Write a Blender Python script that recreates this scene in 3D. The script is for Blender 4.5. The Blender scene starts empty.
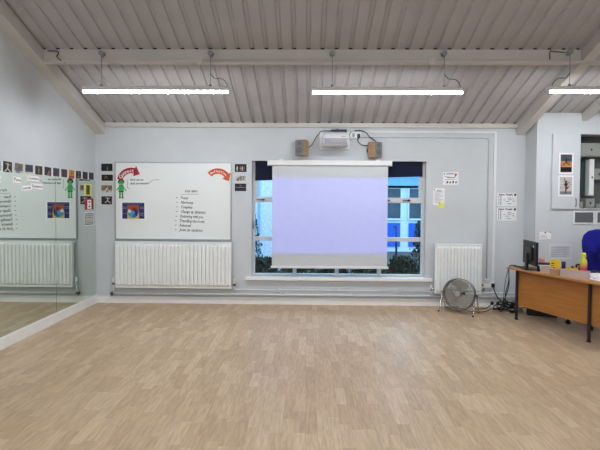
import bpy, bmesh, math, random
from mathutils import Matrix, Vector, Euler
random.seed(7)
SC = bpy.context.scene
COL = SC.collection
PI = math.pi
R = math.radians
YB = 6.83            # inner face of the back wall
XL = -3.30           # inner face of the mirror wall
YP = 6.50            # face of the boxed-out wall on the right
XP = 3.35
XR, YR = 7.2, -6.2   # far right wall, rear wall
SL, Z0 = 0.388, 2.795   # roof slope and its height at the back wall
RIDGE = 0.4
def roof_z(y):
    return Z0 + SL * (YB - y) if y >= RIDGE else Z0 + SL * (YB - RIDGE) - SL * (RIDGE - y)

# ------------------------------------------------------------------ materials
MATS = {}
def srgb(c):
    f = lambda v: v / 12.92 if v <= .04045 else ((v + .055) / 1.055) ** 2.4
    return tuple(f(v / 255.) for v in c) + (1,)
def mat(name, rgb, rough=.6, metal=0, var=.04, scale=8., bump=0., spec=.4, stretch=None, coat=0):
    if name in MATS: return MATS[name]
    m = bpy.data.materials.new(name); m.use_nodes = True
    nt = m.node_tree; b = nt.nodes['Principled BSDF']
    b.inputs['Roughness'].default_value = rough; b.inputs['Metallic'].default_value = metal
    b.inputs['Specular IOR Level'].default_value = spec
    b.inputs['Coat Weight'].default_value = coat
    c = srgb(rgb)
    tc = nt.nodes.new('ShaderNodeTexCoord'); n = nt.nodes.new('ShaderNodeTexNoise')
    n.inputs['Scale'].default_value = scale; n.inputs['Detail'].default_value = 4
    if stretch:
        mp = nt.nodes.new('ShaderNodeMapping'); mp.inputs['Scale'].default_value = stretch
        nt.links.new(tc.outputs['Object'], mp.inputs['Vector']); nt.links.new(mp.outputs[0], n.inputs['Vector'])
    else:
        nt.links.new(tc.outputs['Object'], n.inputs['Vector'])
    cr = nt.nodes.new('ShaderNodeValToRGB')
    cr.color_ramp.elements[0].position = .3; cr.color_ramp.elements[1].position = .7
    cr.color_ramp.elements[0].color = tuple(v * (1 - var * 2) for v in c[:3]) + (1,)
    cr.color_ramp.elements[1].color = tuple(min(1, v * (1 + var)) for v in c[:3]) + (1,)
    nt.links.new(n.outputs['Fac'], cr.inputs[0]); nt.links.new(cr.outputs[0], b.inputs['Base Color'])
    if bump:
        bp = nt.nodes.new('ShaderNodeBump'); bp.inputs['Strength'].default_value = bump; bp.inputs['Distance'].default_value = .01
        nt.links.new(n.outputs['Fac'], bp.inputs['Height']); nt.links.new(bp.outputs[0], b.inputs['Normal'])
    MATS[name] = m
    return m
def emit(name, rgb, strength):
    m = bpy.data.materials.new(name); m.use_nodes = True; nt = m.node_tree
    nt.nodes.remove(nt.nodes['Principled BSDF'])
    e = nt.nodes.new('ShaderNodeEmission'); e.inputs[0].default_value = srgb(rgb); e.inputs[1].default_value = strength
    nt.links.new(e.outputs[0], nt.nodes['Material Output'].inputs[0]); MATS[name] = m
    return m

mat('wall_paint', (206, 211, 215), .75, var=.025, scale=2.5, bump=.03)
mat('ceiling_paint', (180, 178, 179), .42, var=.03, scale=3)
mat('beam_paint', (206, 203, 197), .5, var=.03, scale=3)
mat('white_paint', (244, 244, 243), .4, var=.02)
mat('radiator_white', (240, 243, 243), .35, var=.015)
mat('upvc', (214, 216, 218), .35, var=.02)
mat('pipe_paint', (214, 217, 222), .4, var=.03)
mat('conduit_grey', (204, 208, 214), .45, var=.04)
mat('projector_panel', (146, 143, 150), .3, var=.02)
mat('projector_grey', (206, 207, 211), .35, var=.02)
mat('white_plastic', (232, 233, 234), .35, var=.02)
mat('cream_plastic', (226, 220, 196), .4, var=.02)
mat('grey_plastic', (150, 151, 156), .4, var=.03)
mat('dark_grey_plastic', (92, 94, 100), .45, var=.03)
mat('black_plastic', (24, 24, 27), .42, var=.05)
mat('black_rubber_and_shade', (20, 20, 21), .7, var=.05)  # rubber parts, and the strips that stand in for shade under the roof
mat('black_metal', (40, 40, 44), .4, var=.05)
mat('navy_fabric', (18, 24, 50), .9, var=.05, scale=60)
mat('aluminium', (178, 181, 186), .35, .8, var=.03)
mat('chrome', (205, 205, 208), .26, 1, var=.02)
mat('fan_wire', (168, 170, 172), .3, .9, var=.03)
mat('fan_blade', (164, 158, 144), .4, .2, var=.03)
mat('board_white', (234, 238, 238), .22, var=.012, scale=1.5, spec=.5)
mat('screen_fabric', (204, 209, 213), .9, var=.01, spec=.1)
mat('paper', (240, 240, 242), .8, var=.02, scale=20)
mat('ink', (38, 38, 46), .7)
mat('faint_ink', (120, 124, 134), .7)
mat('purple_ink', (92, 80, 110), .7)
mat('red_card', (168, 34, 42), .6, var=.05)
mat('orange_card', (206, 88, 34), .6, var=.05)
mat('green_card', (72, 170, 92), .6, var=.06, scale=40)
mat('dark_hair', (28, 32, 30), .8)
mat('navy_print', (30, 44, 112), .5, var=.15, scale=20)
mat('orange_print', (158, 80, 42), .5, var=.12, scale=18)
mat('yellow_print', (200, 186, 72), .5, var=.06)
mat('teal_print', (70, 150, 180), .5, var=.1)
mat('blue_print', (50, 90, 180), .5, var=.1)
mat('maroon_print', (110, 30, 50), .5, var=.1)
mat('sticky_yellow', (232, 240, 92), .7)
mat('pale_yellow', (226, 226, 120), .7)
mat('olive_print', (120, 112, 70), .6, var=.3, scale=30)
mat('photo_black', (24, 23, 26), .35, var=.25, scale=14)
mat('photo_slate', (58, 58, 72), .35, var=.2, scale=14)
mat('photo_charcoal', (42, 42, 50), .35, var=.2, scale=14)
mat('photo_brown', (132, 112, 92), .35, var=.25, scale=12)
mat('photo_orange', (206, 140, 44), .35, var=.25, scale=12)
mat('photo_purple', (44, 38, 58), .35, var=.2, scale=14)
mat('photo_pale', (196, 194, 190), .4, var=.1, scale=12)
mat('photo_sunset', (204, 132, 84), .35, var=.3, scale=10)
mat('photo_storm', (78, 82, 92), .35, var=.3, scale=9)
mat('skin_tone', (176, 128, 100), .5)
mat('gold_tone', (168, 140, 88), .5)
mat('pale_tone', (214, 208, 196), .5)
mat('red_tone', (150, 60, 56), .5)
mat('blue_tone', (60, 96, 132), .5)
mat('speaker_wood', (182, 146, 110), .5, var=.12, scale=6, stretch=(1, 1, 12))
mat('speaker_grille', (128, 130, 132), .8, var=.06, scale=80)
mat('speaker_cone', (106, 110, 116), .8, var=.05)
mat('desk_wood', (178, 118, 56), .38, var=.09, scale=3, stretch=(1, 1, 14))
mat('desk_top_wood', (184, 130, 80), .35, var=.09, scale=3, stretch=(1, 14, 1))
mat('box_wood', (176, 136, 104), .6, var=.08)
mat('tray_pink', (196, 178, 172), .55, var=.05)
mat('pink_ceramic', (222, 160, 152), .4)
mat('yellow_plastic', (236, 196, 32), .45, var=.03)
mat('lime_metal', (210, 216, 60), .35, var=.02)
mat('chair_blue', (16, 22, 132), .95, var=.08, scale=50, bump=.1)
mat('navy_plastic', (26, 28, 70), .5)
mat('cabinet_grey', (150, 155, 148), .5, var=.04)
mat('cabinet_dark', (46, 62, 60), .5, var=.08)
mat('sleeve', (204, 209, 216), .3, var=.06, scale=5)
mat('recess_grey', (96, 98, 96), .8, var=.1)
mat('vent_grey', (120, 122, 128), .6)
mat('leaf', (46, 72, 40), .6, var=.35, scale=5)
mat('leaf_dark', (34, 54, 36), .6, var=.35, scale=5)
mat('bark', (70, 56, 44), .9)
mat('paving', (74, 78, 82), .9, var=.1, scale=4)
mat('cladding_pale', (206, 226, 236), .5, var=.03)
mat('panel_blue', (20, 92, 200), .5, var=.04)
mat('window_dark', (66, 86, 98), .12, var=.2, scale=2)
mat('fascia_blue', (120, 176, 218), .5, var=.04)
mat('roughcast', (206, 216, 226), .9, var=.16, scale=26, bump=.4)
mat('dark_post', (28, 40, 70), .5)
emit('tube_glow', (246, 250, 255), 86.)

def mirror_mat():
    m = mat('mirror_glass', (220, 230, 224), .0, 1, var=.0); return m
mirror_mat()
m = mat('bottle_paint', (230, 60, 90), .3)      # yellow bottle dipped in pink paint
nt = m.node_tree; b = nt.nodes['Principled BSDF']
tc = nt.nodes.new('ShaderNodeTexCoord'); sx = nt.nodes.new('ShaderNodeSeparateXYZ'); cr = nt.nodes.new('ShaderNodeValToRGB')
mp = nt.nodes.new('ShaderNodeMapRange'); mp.inputs[1].default_value = .05; mp.inputs[2].default_value = .13
cr.color_ramp.elements[0].color = srgb((232, 84, 108)); cr.color_ramp.elements[1].color = srgb((214, 216, 56))
nt.links.new(tc.outputs['Object'], sx.inputs[0]); nt.links.new(sx.outputs['Z'], mp.inputs[0]); nt.links.new(mp.outputs[0], cr.inputs[0]); nt.links.new(cr.outputs[0], b.inputs['Base Color'])

def glass_mat():
    m = bpy.data.materials.new('window_glass'); m.use_nodes = True; nt = m.node_tree
    nt.nodes.remove(nt.nodes['Principled BSDF'])
    t = nt.nodes.new('ShaderNodeBsdfTransparent'); t.inputs[0].default_value = (.93, .97, 1, 1)
    g = nt.nodes.new('ShaderNodeBsdfGlossy'); g.inputs['Roughness'].default_value = .02
    f = nt.nodes.new('ShaderNodeFresnel'); f.inputs[0].default_value = 1.35
    mx = nt.nodes.new('ShaderNodeMixShader')
    nt.links.new(f.outputs[0], mx.inputs[0]); nt.links.new(t.outputs[0], mx.inputs[1]); nt.links.new(g.outputs[0], mx.inputs[2])
    nt.links.new(mx.outputs[0], nt.nodes['Material Output'].inputs[0]); MATS['window_glass'] = m
glass_mat()

def floor_mat():
    m = bpy.data.materials.new('wood_block_vinyl'); m.use_nodes = True; nt = m.node_tree; N = nt.nodes; L = nt.links
    b = N['Principled BSDF']; b.inputs['Roughness'].default_value = .42; b.inputs['Specular IOR Level'].default_value = .35
    g = N.new('ShaderNodeNewGeometry'); s = N.new('ShaderNodeSeparateXYZ'); L.new(g.outputs['Position'], s.inputs[0])
    def math_(op, a, bb=None):
        n = N.new('ShaderNodeMath'); n.operation = op
        for i, v in enumerate((a, bb)):
            if v is None: continue
            if isinstance(v, (int, float)): n.inputs[i].default_value = v
            else: L.new(v, n.inputs[i])
        return n.outputs[0]
    W, LEN = .083, .31
    row = math_('DIVIDE', s.outputs['X'], W); ri = math_('FLOOR', row); rf = math_('SUBTRACT', row, ri)
    wn = N.new('ShaderNodeTexWhiteNoise'); wn.noise_dimensions = '1D'; L.new(ri, wn.inputs['W'])
    cell = math_('ADD', math_('DIVIDE', s.outputs['Y'], LEN), math_('MULTIPLY', wn.outputs['Value'], 7.3))
    ci = math_('FLOOR', cell); cf = math_('SUBTRACT', cell, ci)
    cx = N.new('ShaderNodeCombineXYZ'); L.new(ri, cx.inputs[0]); L.new(ci, cx.inputs[1])
    w2 = N.new('ShaderNodeTexWhiteNoise'); w2.noise_dimensions = '2D'; L.new(cx.outputs[0], w2.inputs['Vector'])
    ramp = N.new('ShaderNodeValToRGB'); e = ramp.color_ramp.elements
    e[0].position = 0; e[0].color = srgb((184, 157, 126)); e[1].position = 1; e[1].color = srgb((204, 179, 149))
    k = e.new(.35); k.color = srgb((189, 162, 131)); k = e.new(.7); k.color = srgb((196, 170, 139))
    L.new(w2.outputs['Value'], ramp.inputs[0])
    # grain
    mp = N.new('ShaderNodeCombineXYZ')
    L.new(math_('MULTIPLY', s.outputs['X'], 60.), mp.inputs[0]); L.new(math_('MULTIPLY', s.outputs['Y'], 7.), mp.inputs[1]); L.new(math_('MULTIPLY', w2.outputs['Value'], 40.), mp.inputs[2])
    no = N.new('ShaderNodeTexNoise'); no.inputs['Scale'].default_value = 1; no.inputs['Detail'].default_value = 5; L.new(mp.outputs[0], no.inputs['Vector'])
    gr = N.new('ShaderNodeMapRange'); gr.inputs[1].default_value = .3; gr.inputs[2].default_value = .7; gr.inputs[3].default_value = .80; gr.inputs[4].default_value = 1.09; L.new(no.outputs['Fac'], gr.inputs[0])
    ex = math_('LESS_THAN', math_('MINIMUM', rf, math_('SUBTRACT', 1., rf)), .018)
    ey = math_('LESS_THAN', math_('MINIMUM', cf, math_('SUBTRACT', 1., cf)), .006)
    seam = math_('SUBTRACT', 1., math_('MULTIPLY', math_('MAXIMUM', ex, ey), .14))
    vm = N.new('ShaderNodeVectorMath'); vm.operation = 'SCALE'; L.new(ramp.outputs[0], vm.inputs[0]); L.new(math_('MULTIPLY', gr.outputs[0], seam), vm.inputs['Scale'])
    L.new(vm.outputs[0], b.inputs['Base Color']); MATS['wood_block_vinyl'] = m
floor_mat()

# ------------------------------------------------------------------ mesh builder
class M:
    def __init__(s): s.v = []; s.f = []; s.T = Matrix.Identity(4)
    def at(s, loc=(0, 0, 0), rot=(0, 0, 0)):
        s.T = Matrix.Translation(loc) @ Euler(rot).to_matrix().to_4x4(); return s
    def add(s, vs, fs, m, smooth=False):
        n = len(s.v); s.v += [s.T @ Vector(p) for p in vs]
        s.f += [([n + i for i in f], m, smooth) for f in fs]; return s
    def box(s, x0, x1, y0, y1, z0, z1, m, bev=0):
        if not bev:
            vs = [(x, y, z) for z in (z0, z1) for y in (y0, y1) for x in (x0, x1)]
            return s.add(vs, [(0, 2, 3, 1), (4, 5, 7, 6), (0, 1, 5, 4), (2, 6, 7, 3), (0, 4, 6, 2), (1, 3, 7, 5)], m)
        bm = bmesh.new()
        bmesh.ops.create_cube(bm, size=1, matrix=Matrix.Translation(((x0 + x1) / 2, (y0 + y1) / 2, (z0 + z1) / 2)) @ Matrix.Diagonal((x1 - x0, y1 - y0, z1 - z0, 1)))
        bmesh.ops.bevel(bm, geom=bm.edges[:] + bm.verts[:], offset=bev, segments=2, profile=.5, affect='EDGES')
        bm.verts.index_update()
        s.add([v.co[:] for v in bm.verts], [[v.index for v in f.verts] for f in bm.faces], m); bm.free(); return s
    def tube(s, pts, r, m, n=8, cyc=False, cap=True):
        pts = [Vector(p) for p in pts]; k = len(pts); vs = []; fs = []
        rr = r if isinstance(r, (list, tuple)) else [r] * k
        prev = None
        for i, p in enumerate(pts):
            if cyc: t = pts[(i + 1) % k] - pts[i - 1]
            else: t = pts[min(i + 1, k - 1)] - pts[max(i - 1, 0)]
            t = t.normalized() if t.length > 1e-9 else Vector((0, 0, 1))
            if prev is None:
                a = Vector((0, 0, 1)) if abs(t.z) < .9 else Vector((1, 0, 0))
                u = t.cross(a).normalized()
            else:
                u = (prev - t * prev.dot(t)); u = u.normalized() if u.length > 1e-6 else t.orthogonal().normalized()
            prev = u; w = t.cross(u)
            vs += [p + (u * math.cos(2 * PI * j / n) + w * math.sin(2 * PI * j / n)) * rr[i] for j in range(n)]
        for i in range(k if cyc else k - 1):
            a = i * n; b = ((i + 1) % k) * n
            fs += [(a + j, a + (j + 1) % n, b + (j + 1) % n, b + j) for j in range(n)]
        s.add(vs, fs, m, True)
        if cap and not cyc: s.add(vs[:n], [list(range(n))[::-1]], m); s.add(vs[-n:], [list(range(n))], m)
        return s
    def cyl(s, a, b, r, m, n=16): return s.tube([a, b], r, m, n)
    def ring(s, c, ax, rad, r, m, n=40, k=5):
        ax = Vector(ax).normalized(); u = ax.orthogonal().normalized(); w = ax.cross(u); c = Vector(c)
        return s.tube([c + (u * math.cos(2 * PI * i / n) + w * math.sin(2 * PI * i / n)) * rad for i in range(n)], r, m, k, True)
    def lathe(s, prof, m, n=28):       # (radius, z) about z
        vs = [(r * math.cos(2 * PI * j / n), r * math.sin(2 * PI * j / n), z) for r, z in prof for j in range(n)]
        fs = [(i * n + j, i * n + (j + 1) % n, (i + 1) * n + (j + 1) % n, (i + 1) * n + j) for i in range(len(prof) - 1) for j in range(n)]
        s.add(vs, fs, m, True)
        s.add([vs[j] for j in range(n)], [list(range(n))[::-1]], m); return s.add(vs[-n:], [list(range(n))], m)
    def prism(s, poly, z0, z1, m):     # outline in local x,y, thickness along z
        n = len(poly); vs = [(x, y, z0) for x, y in poly] + [(x, y, z1) for x, y in poly]
        return s.add(vs, [list(range(n))[::-1], [n + i for i in range(n)]] + [(i, (i + 1) % n, n + (i + 1) % n, n + i) for i in range(n)], m)
    def extrude_x(s, prof, x0, x1, m): # outline in y,z swept along x
        n = len(prof); vs = [(x0, y, z) for y, z in prof] + [(x1, y, z) for y, z in prof]
        return s.add(vs, [list(range(n)), [n + i for i in range(n)][::-1]] + [(i, n + i, n + (i + 1) % n, (i + 1) % n) for i in range(n)], m)
    def flat(s, poly, z, m): return s.add([(x, y, z) for x, y in poly], [list(range(len(poly)))], m)
    def rect(s, x0, x1, y0, y1, z, m): return s.flat([(x0, y0), (x1, y0), (x1, y1), (x0, y1)], z, m)
    def line(s, x0, y0, x1, y1, w, z, m):
        d = Vector((x1 - x0, y1 - y0)); d = d.normalized() if d.length > 0 else Vector((1, 0)); nx, ny = -d.y * w / 2, d.x * w / 2
        return s.flat([(x0 - nx, y0 - ny), (x1 - nx, y1 - ny), (x1 + nx, y1 + ny), (x0 + nx, y0 + ny)], z, m)
    def disc(s, x, y, r, z, m, n=16): return s.flat([(x + r * math.cos(2 * PI * i / n), y + r * math.sin(2 * PI * i / n)) for i in range(n)], z, m)
    def text(s, body, x, y, size, z, m, rot=0, align='LEFT', shear=0, space=1, width=None, thick=0):
        cu = bpy.data.curves.new('t', 'FONT'); cu.body = body; cu.size = size; cu.align_x = align; cu.shear = shear; cu.space_character = space
        cu.resolution_u = 1; cu.offset = thick
        ob = bpy.data.objects.new('t', cu); COL.objects.link(ob)
        dg = bpy.context.evaluated_depsgraph_get(); dg.update(); me = ob.evaluated_get(dg).to_mesh()
        k = 1
        if width:
            xs = [v.co.x for v in me.vertices]
            if xs: k = width / max(1e-6, max(xs) - min(xs))
        c, sn = math.cos(rot), math.sin(rot)
        vs = [(x + v.co.x * k * c - v.co.y * sn, y + v.co.x * k * sn + v.co.y * c, z) for v in me.vertices]
        s.add(vs, [list(p.vertices) for p in me.polygons], m)
        ob.evaluated_get(dg).to_mesh_clear(); bpy.data.objects.remove(ob); bpy.data.curves.remove(cu); return s
    def build(s, name, parent=None, loc=None, rot=None, mx=None):
        me = bpy.data.meshes.new(name); names = []
        for _, m, _s in s.f:
            if m not in names: names.append(m)
        me.from_pydata([tuple(p) for p in s.v], [], [f for f, _, _ in s.f])
        for n_ in names: me.materials.append(MATS[n_])
        for p, (_, m, sm) in zip(me.polygons, s.f): p.material_index = names.index(m); p.use_smooth = sm
        bm = bmesh.new(); bm.from_mesh(me); bmesh.ops.remove_doubles(bm, verts=bm.verts[:], dist=1e-6) if len(s.v) < 60000 else None
        bm.to_mesh(me); bm.free(); me.update()
        o = bpy.data.objects.new(name, me); COL.objects.link(o)
        if parent: o.parent = parent
        if mx is not None: o.matrix_world = mx
        if loc is not None: o.location = loc
        if rot is not None: o.rotation_euler = rot
        return o
def tag(o, label, cat, group=None):
    o['label'] = label; o['category'] = cat
    if group: o['group'] = group
    return o
def struct(o): o['kind'] = 'structure'; return o
def empty(name, loc, label, cat, group=None, rot=(0, 0, 0)):
    o = bpy.data.objects.new(name, None); COL.objects.link(o); o.location = loc; o.rotation_euler = rot; o.empty_display_size = .1
    return tag(o, label, cat, group)
def smooth_path(pts, n=6):
    pts = [Vector(p) for p in pts]; out = []
    P = [pts[0]] + pts + [pts[-1]]
    for i in range(1, len(P) - 2):
        a, b, c, d = P[i - 1:i + 3]
        for k in range(n):
            t = k / n
            out.append(.5 * ((2 * b) + (c - a) * t + (2 * a - 5 * b + 4 * c - d) * t * t + (3 * b - a - 3 * c + d) * t ** 3))
    return out + [pts[-1]]
def on_back(x, z, y=YB, tilt=0):     # local x right, y up, z out into the room
    return Matrix.Translation((x, y, z)) @ Matrix(((1, 0, 0, 0), (0, 0, -1, 0), (0, 1, 0, 0), (0, 0, 0, 1))) @ Matrix.Rotation(tilt, 4, 'Z')
def on_left(y, z, x=XL, tilt=0):
    return Matrix.Translation((x, y, z)) @ Matrix(((0, 0, 1, 0), (1, 0, 0, 0), (0, 1, 0, 0), (0, 0, 0, 1))) @ Matrix.Rotation(tilt, 4, 'Z')

# ------------------------------------------------------------------ the room
struct(M().box(XL - .2, XR + .2, YR - .2, 7.07, -.1, 0, 'wood_block_vinyl').build('floor'))
OX0, OX1, OZ0, OZ1 = -.858, 1.838, .435, 2.236      # window opening
w = M()
w.box(XL - .2, OX0, YB, 7.07, 0, Z0 + .0, 'wall_paint'); w.box(OX1, XR + .2, YB, 7.07, 0, Z0, 'wall_paint')
w.box(OX0, OX1, YB, 7.07, 0, OZ0 - .03, 'wall_paint'); w.box(OX0, OX1, YB, 7.07, OZ1, Z0, 'wall_paint')
w.box(XL - .2, XR + .2, 7.0, 7.07, Z0 - .02, Z0 + .1, 'wall_paint')
struct(w.build('wall_back'))
# boxed-out part of the back wall, on the right, with the cupboard opening
PX0, PX1, PZ0, PZ1 = 3.967, 4.656, 1.531, 2.62
zt = roof_z(YP) - .0
w = M()
w.box(XP, PX0, YP, YB, 0, zt, 'wall_paint'); w.box(PX1, XR, YP, YB, 0, zt, 'wall_paint')
w.box(PX0, PX1, YP, YB, 0, PZ0, 'wall_paint'); w.box(PX0, PX1, YP, YB, PZ1, zt, 'wall_paint')
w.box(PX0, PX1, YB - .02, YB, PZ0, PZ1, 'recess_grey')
struct(w.build('wall_back_right'))
def gable(x0, x1, name):
    prof = [(YR - .2, 0), (7.07, 0), (7.07, roof_z(7.07) + .06), (RIDGE, roof_z(RIDGE) + .06), (YR - .2, roof_z(YR - .2) + .06)]
    struct(M().extrude_x(prof, x0, x1, 'wall_paint').build(name))
gable(XL - .2, XL, 'wall_left'); gable(XR, XR + .2, 'wall_right')
struct(M().box(XL, XR, YR - .2, YR, 0, roof_z(YR) + .05, 'wall_paint').build('wall_rear'))
# trapezoid roof sheeting
c = M(); xs = []; x = .01 + .025 - .166 * 23
while x < XR + .2:
    xs += [(x, 0), (x + .108, 0), (x + .119, .022), (x + .153, .022)]; x += .166
stations = [7.07, 5.2, 3., RIDGE, -2., YR - .2]
vs = [(px, y, roof_z(y) + dz) for y in stations for px, dz in xs]
n = len(xs); fs = [(j * n + i, j * n + i + 1, (j + 1) * n + i + 1, (j + 1) * n + i) for j in range(len(stations) - 1) for i in range(n - 1)]
c.add(vs, fs, 'ceiling_paint')
c.add([(XL - .2, 7.09, roof_z(7.09) + .09), (XR + .2, 7.09, roof_z(7.09) + .09), (XR + .2, RIDGE, roof_z(RIDGE) + .09), (XL - .2, RIDGE, roof_z(RIDGE) + .09), (XR + .2, YR - .2, roof_z(YR - .2) + .09), (XL - .2, YR - .2, roof_z(YR - .2) + .09)],
      [(0, 1, 2, 3), (3, 2, 4, 5)], 'ceiling_paint')
struct(c.build('ceiling'))
# sloping rafters, purlins, eaves strip
def rafter(x0, x1, drop, name, y1=YB):
    ys = [y1, RIDGE, YR]
    prof = [(y, roof_z(y) - drop) for y in ys] + [(y, roof_z(y)) for y in ys[::-1]]
    struct(M().extrude_x(prof, x0, x1, 'beam_paint').build(name))
rafter(XL, -3.15, .16, 'trim_1'); rafter(3.2, 3.32, .15, 'trim_2'); rafter(3.995, 4.065, .12, 'trim_3', YP)
def purlin(x0, x1, y, name):
    za = roof_z(y)
    prof = [(y, za - .115), (y, roof_z(y)), (y + .08, roof_z(y + .08)), (y + .08, za - .155), (y - .01, za - .155), (y - .012, za - .122)]
    gap_shade = [(y + .006, roof_z(y + .006)), (y + .006, roof_z(y + .006) + .021), (y + .07, roof_z(y + .07) + .021), (y + .07, roof_z(y + .07))]   # dark strip standing in for the shade in the rib gaps above the beam
    struct(M().extrude_x(prof, x0, x1, 'beam_paint').extrude_x(gap_shade, x0, x1, 'black_rubber_and_shade').build(name))
k = 4
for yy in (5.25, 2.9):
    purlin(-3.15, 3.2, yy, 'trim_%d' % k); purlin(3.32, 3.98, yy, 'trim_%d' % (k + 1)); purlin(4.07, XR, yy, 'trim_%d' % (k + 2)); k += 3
struct(M().box(-3.15, 3.2, YB - .045, YB, 2.745, roof_z(YB - .045), 'beam_paint').box(-3.15, 3.2, YB - .03, YB, roof_z(YB - .045) - .01, roof_z(YB - .045) + .02, 'black_rubber_and_shade').build('trim_10'))  # black strip imitates the shade in the rib openings over the eaves
struct(M().box(XL, XP, YB - .018, YB, 0, .105, 'white_paint').build('baseboard_back'))
struct(M().box(XP - .018, XP, YP - .018, YB - .018, 0, .105, 'white_paint').box(XP, XR, YP - .018, YP, 0, .105, 'white_paint').build('baseboard_right'))
b = M().box(XL, XL + .025, YR, 5.73, 0, .122, 'white_paint').box(XL, XL + .025, 5.733, YB - .018, 0, .122, 'white_paint')
struct(b.build('baseboard_left'))

# ------------------------------------------------------------------ window
wf = M(); FY0, FY1 = 6.92, 6.975
def fr(x0, x1, z0, z1, y0=FY0, y1=FY1): wf.box(x0, x1, y0, y1, z0, z1, 'upvc', .004)
fr(OX0, OX0 + .04, OZ0, OZ1); fr(OX1 - .04, OX1, OZ0, OZ1); fr(OX0 + .04, OX1 - .04, OZ0, OZ0 + .03); fr(OX0 + .04, OX1 - .04, OZ1 - .07, OZ1)
MX = [-.19, .477, 1.143]
for xx in MX: fr(xx - .03, xx + .03, OZ0 + .03, OZ1 - .07)
edges = [OX0 + .04, MX[0] - .03, MX[0] + .03, MX[1] - .03, MX[1] + .03, MX[2] - .03, MX[2] + .03, OX1 - .04]
for i in range(4):
    a, bb = edges[2 * i], edges[2 * i + 1]
    fr(a, bb, 1.59, 1.675); fr(a, bb, .985, 1.05)
    # opening vent sash above the transom
    fr(a, a + .04, 1.675, 2.166, FY0 - .012); fr(bb - .04, bb, 1.675, 2.166, FY0 - .012)
win = struct(wf.build('window_1'))
gl = M()
for i in range(4):
    gl.box(edges[2 * i], edges[2 * i + 1], 6.945, 6.949, OZ0 + .03, .985, 'window_glass'); gl.box(edges[2 * i], edges[2 * i + 1], 6.945, 6.949, 1.05, 1.59, 'window_glass')
    gl.box(edges[2 * i] + .04, edges[2 * i + 1] - .04, 6.945, 6.949, 1.675, 2.166, 'window_glass')
gl.build('glass_pane', win)
for i in (0, 3):
    for xx in ((edges[0] + .13,) if i == 0 else (edges[6] + .10, edges[6] + .42)):
        M().box(xx - .02, xx + .02, FY0 - .03, FY0, 1.62, 1.645, 'black_plastic', .004).box(xx - .1, xx + .02, FY0 - .045, FY0 - .03, 1.628, 1.642, 'dark_grey_plastic', .003).build('window_stay', win)
M().cyl((OX0 + .02, FY0 - .015, 1.18), (OX0 + .02, FY0 - .015, 1.30), .01, 'grey_plastic').build('window_handle', win)
struct(M().box(-.945, 1.935, YB - .065, YB, .385, .432, 'white_paint', .004).box(OX0, OX1, YB, 6.925, .405, .432, 'white_paint').build('trim_11'))

bl = empty('roller_blind', (.49, 6.885, 2.2), 'navy blue roller blind rolled up at the top of the window', 'blind')
M().cyl((-1.3, 0, .005), (1.3, 0, .005), .026, 'navy_fabric', 20).build('roller', bl)
M().prism([(-1.3, -.262), (1.3, -.185), (1.3, .0), (-1.3, .0)], .016, .018, 'navy_fabric').build('fabric', bl).matrix_local = Matrix(((1, 0, 0, 0), (0, 0, -1, 0), (0, 1, 0, 0), (0, 0, 0, 1)))
M().tube([(-1.3, -.017, -.262), (1.3, -.017, -.185)], .011, 'navy_fabric', 8).build('bottom_bar', bl)

# ------------------------------------------------------------------ outside
struct(M().box(-14, 16, 7.07, 30, -.2, -.06, 'paving').build('ground'))
bd = empty('school_building', (1, 14.5, -.06), 'pale blue building with blue panels seen through the window, beyond the hedge', 'building')
M().box(-12, 13, .08, 4, 0, 2.1, 'cladding_pale').box(-12, 13, -.3, 4, 2.62, 2.75, 'cladding_pale').build('wall', bd)
M().box(-12, 13, -.06, 4, 2.18, 2.62, 'fascia_blue').build('fascia', bd)
for i in range(12):
    x0 = 3.2 - 9 * .84 + i * .84
    M().box(x0, x0 + .56, .03, .085, .17, .95, 'panel_blue').build('blue_panel', bd)
    fr_ = M().box(x0 - .03, x0, .0, .09, 1.08, 2.1, 'cladding_pale').box(x0 + .56, x0 + .59, 0, .09, 1.08, 2.1, 'cladding_pale').box(x0 - .03, x0 + .59, 0, .09, 1.05, 1.1, 'cladding_pale').build('window_frame', bd)
    M().box(x0, x0 + .56, .05, .082, 1.1, 2.08, 'window_dark').build('pane', fr_)
an = empty('annexe', (-1.6, 10.5, -.06), 'pale roughcast wall of an annexe seen through the left of the window', 'building')
M().box(-1.4, 1.35, 0, 2.5, .0, 2.35, 'roughcast').build('wall', an)
M().box(-1.4, 1.4, -.06, 2.5, 2.35, 2.75, 'fascia_blue').build('fascia', an)
for xx in (.42, 1.0, 1.3): M().box(xx, xx + .05, -.03, 0, .0, 2.35, 'fascia_blue').build('cover_strip', an)
tag(M().cyl((0, 0, 0), (0, 0, 1.0), .03, 'dark_post').cyl((0, 0, .97), (-.08, 0, .97), .025, 'dark_post').build('handrail', loc=(2.48, 12.2, -.06)), 'dark blue handrail post on the paving outside the window', 'handrail')
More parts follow.
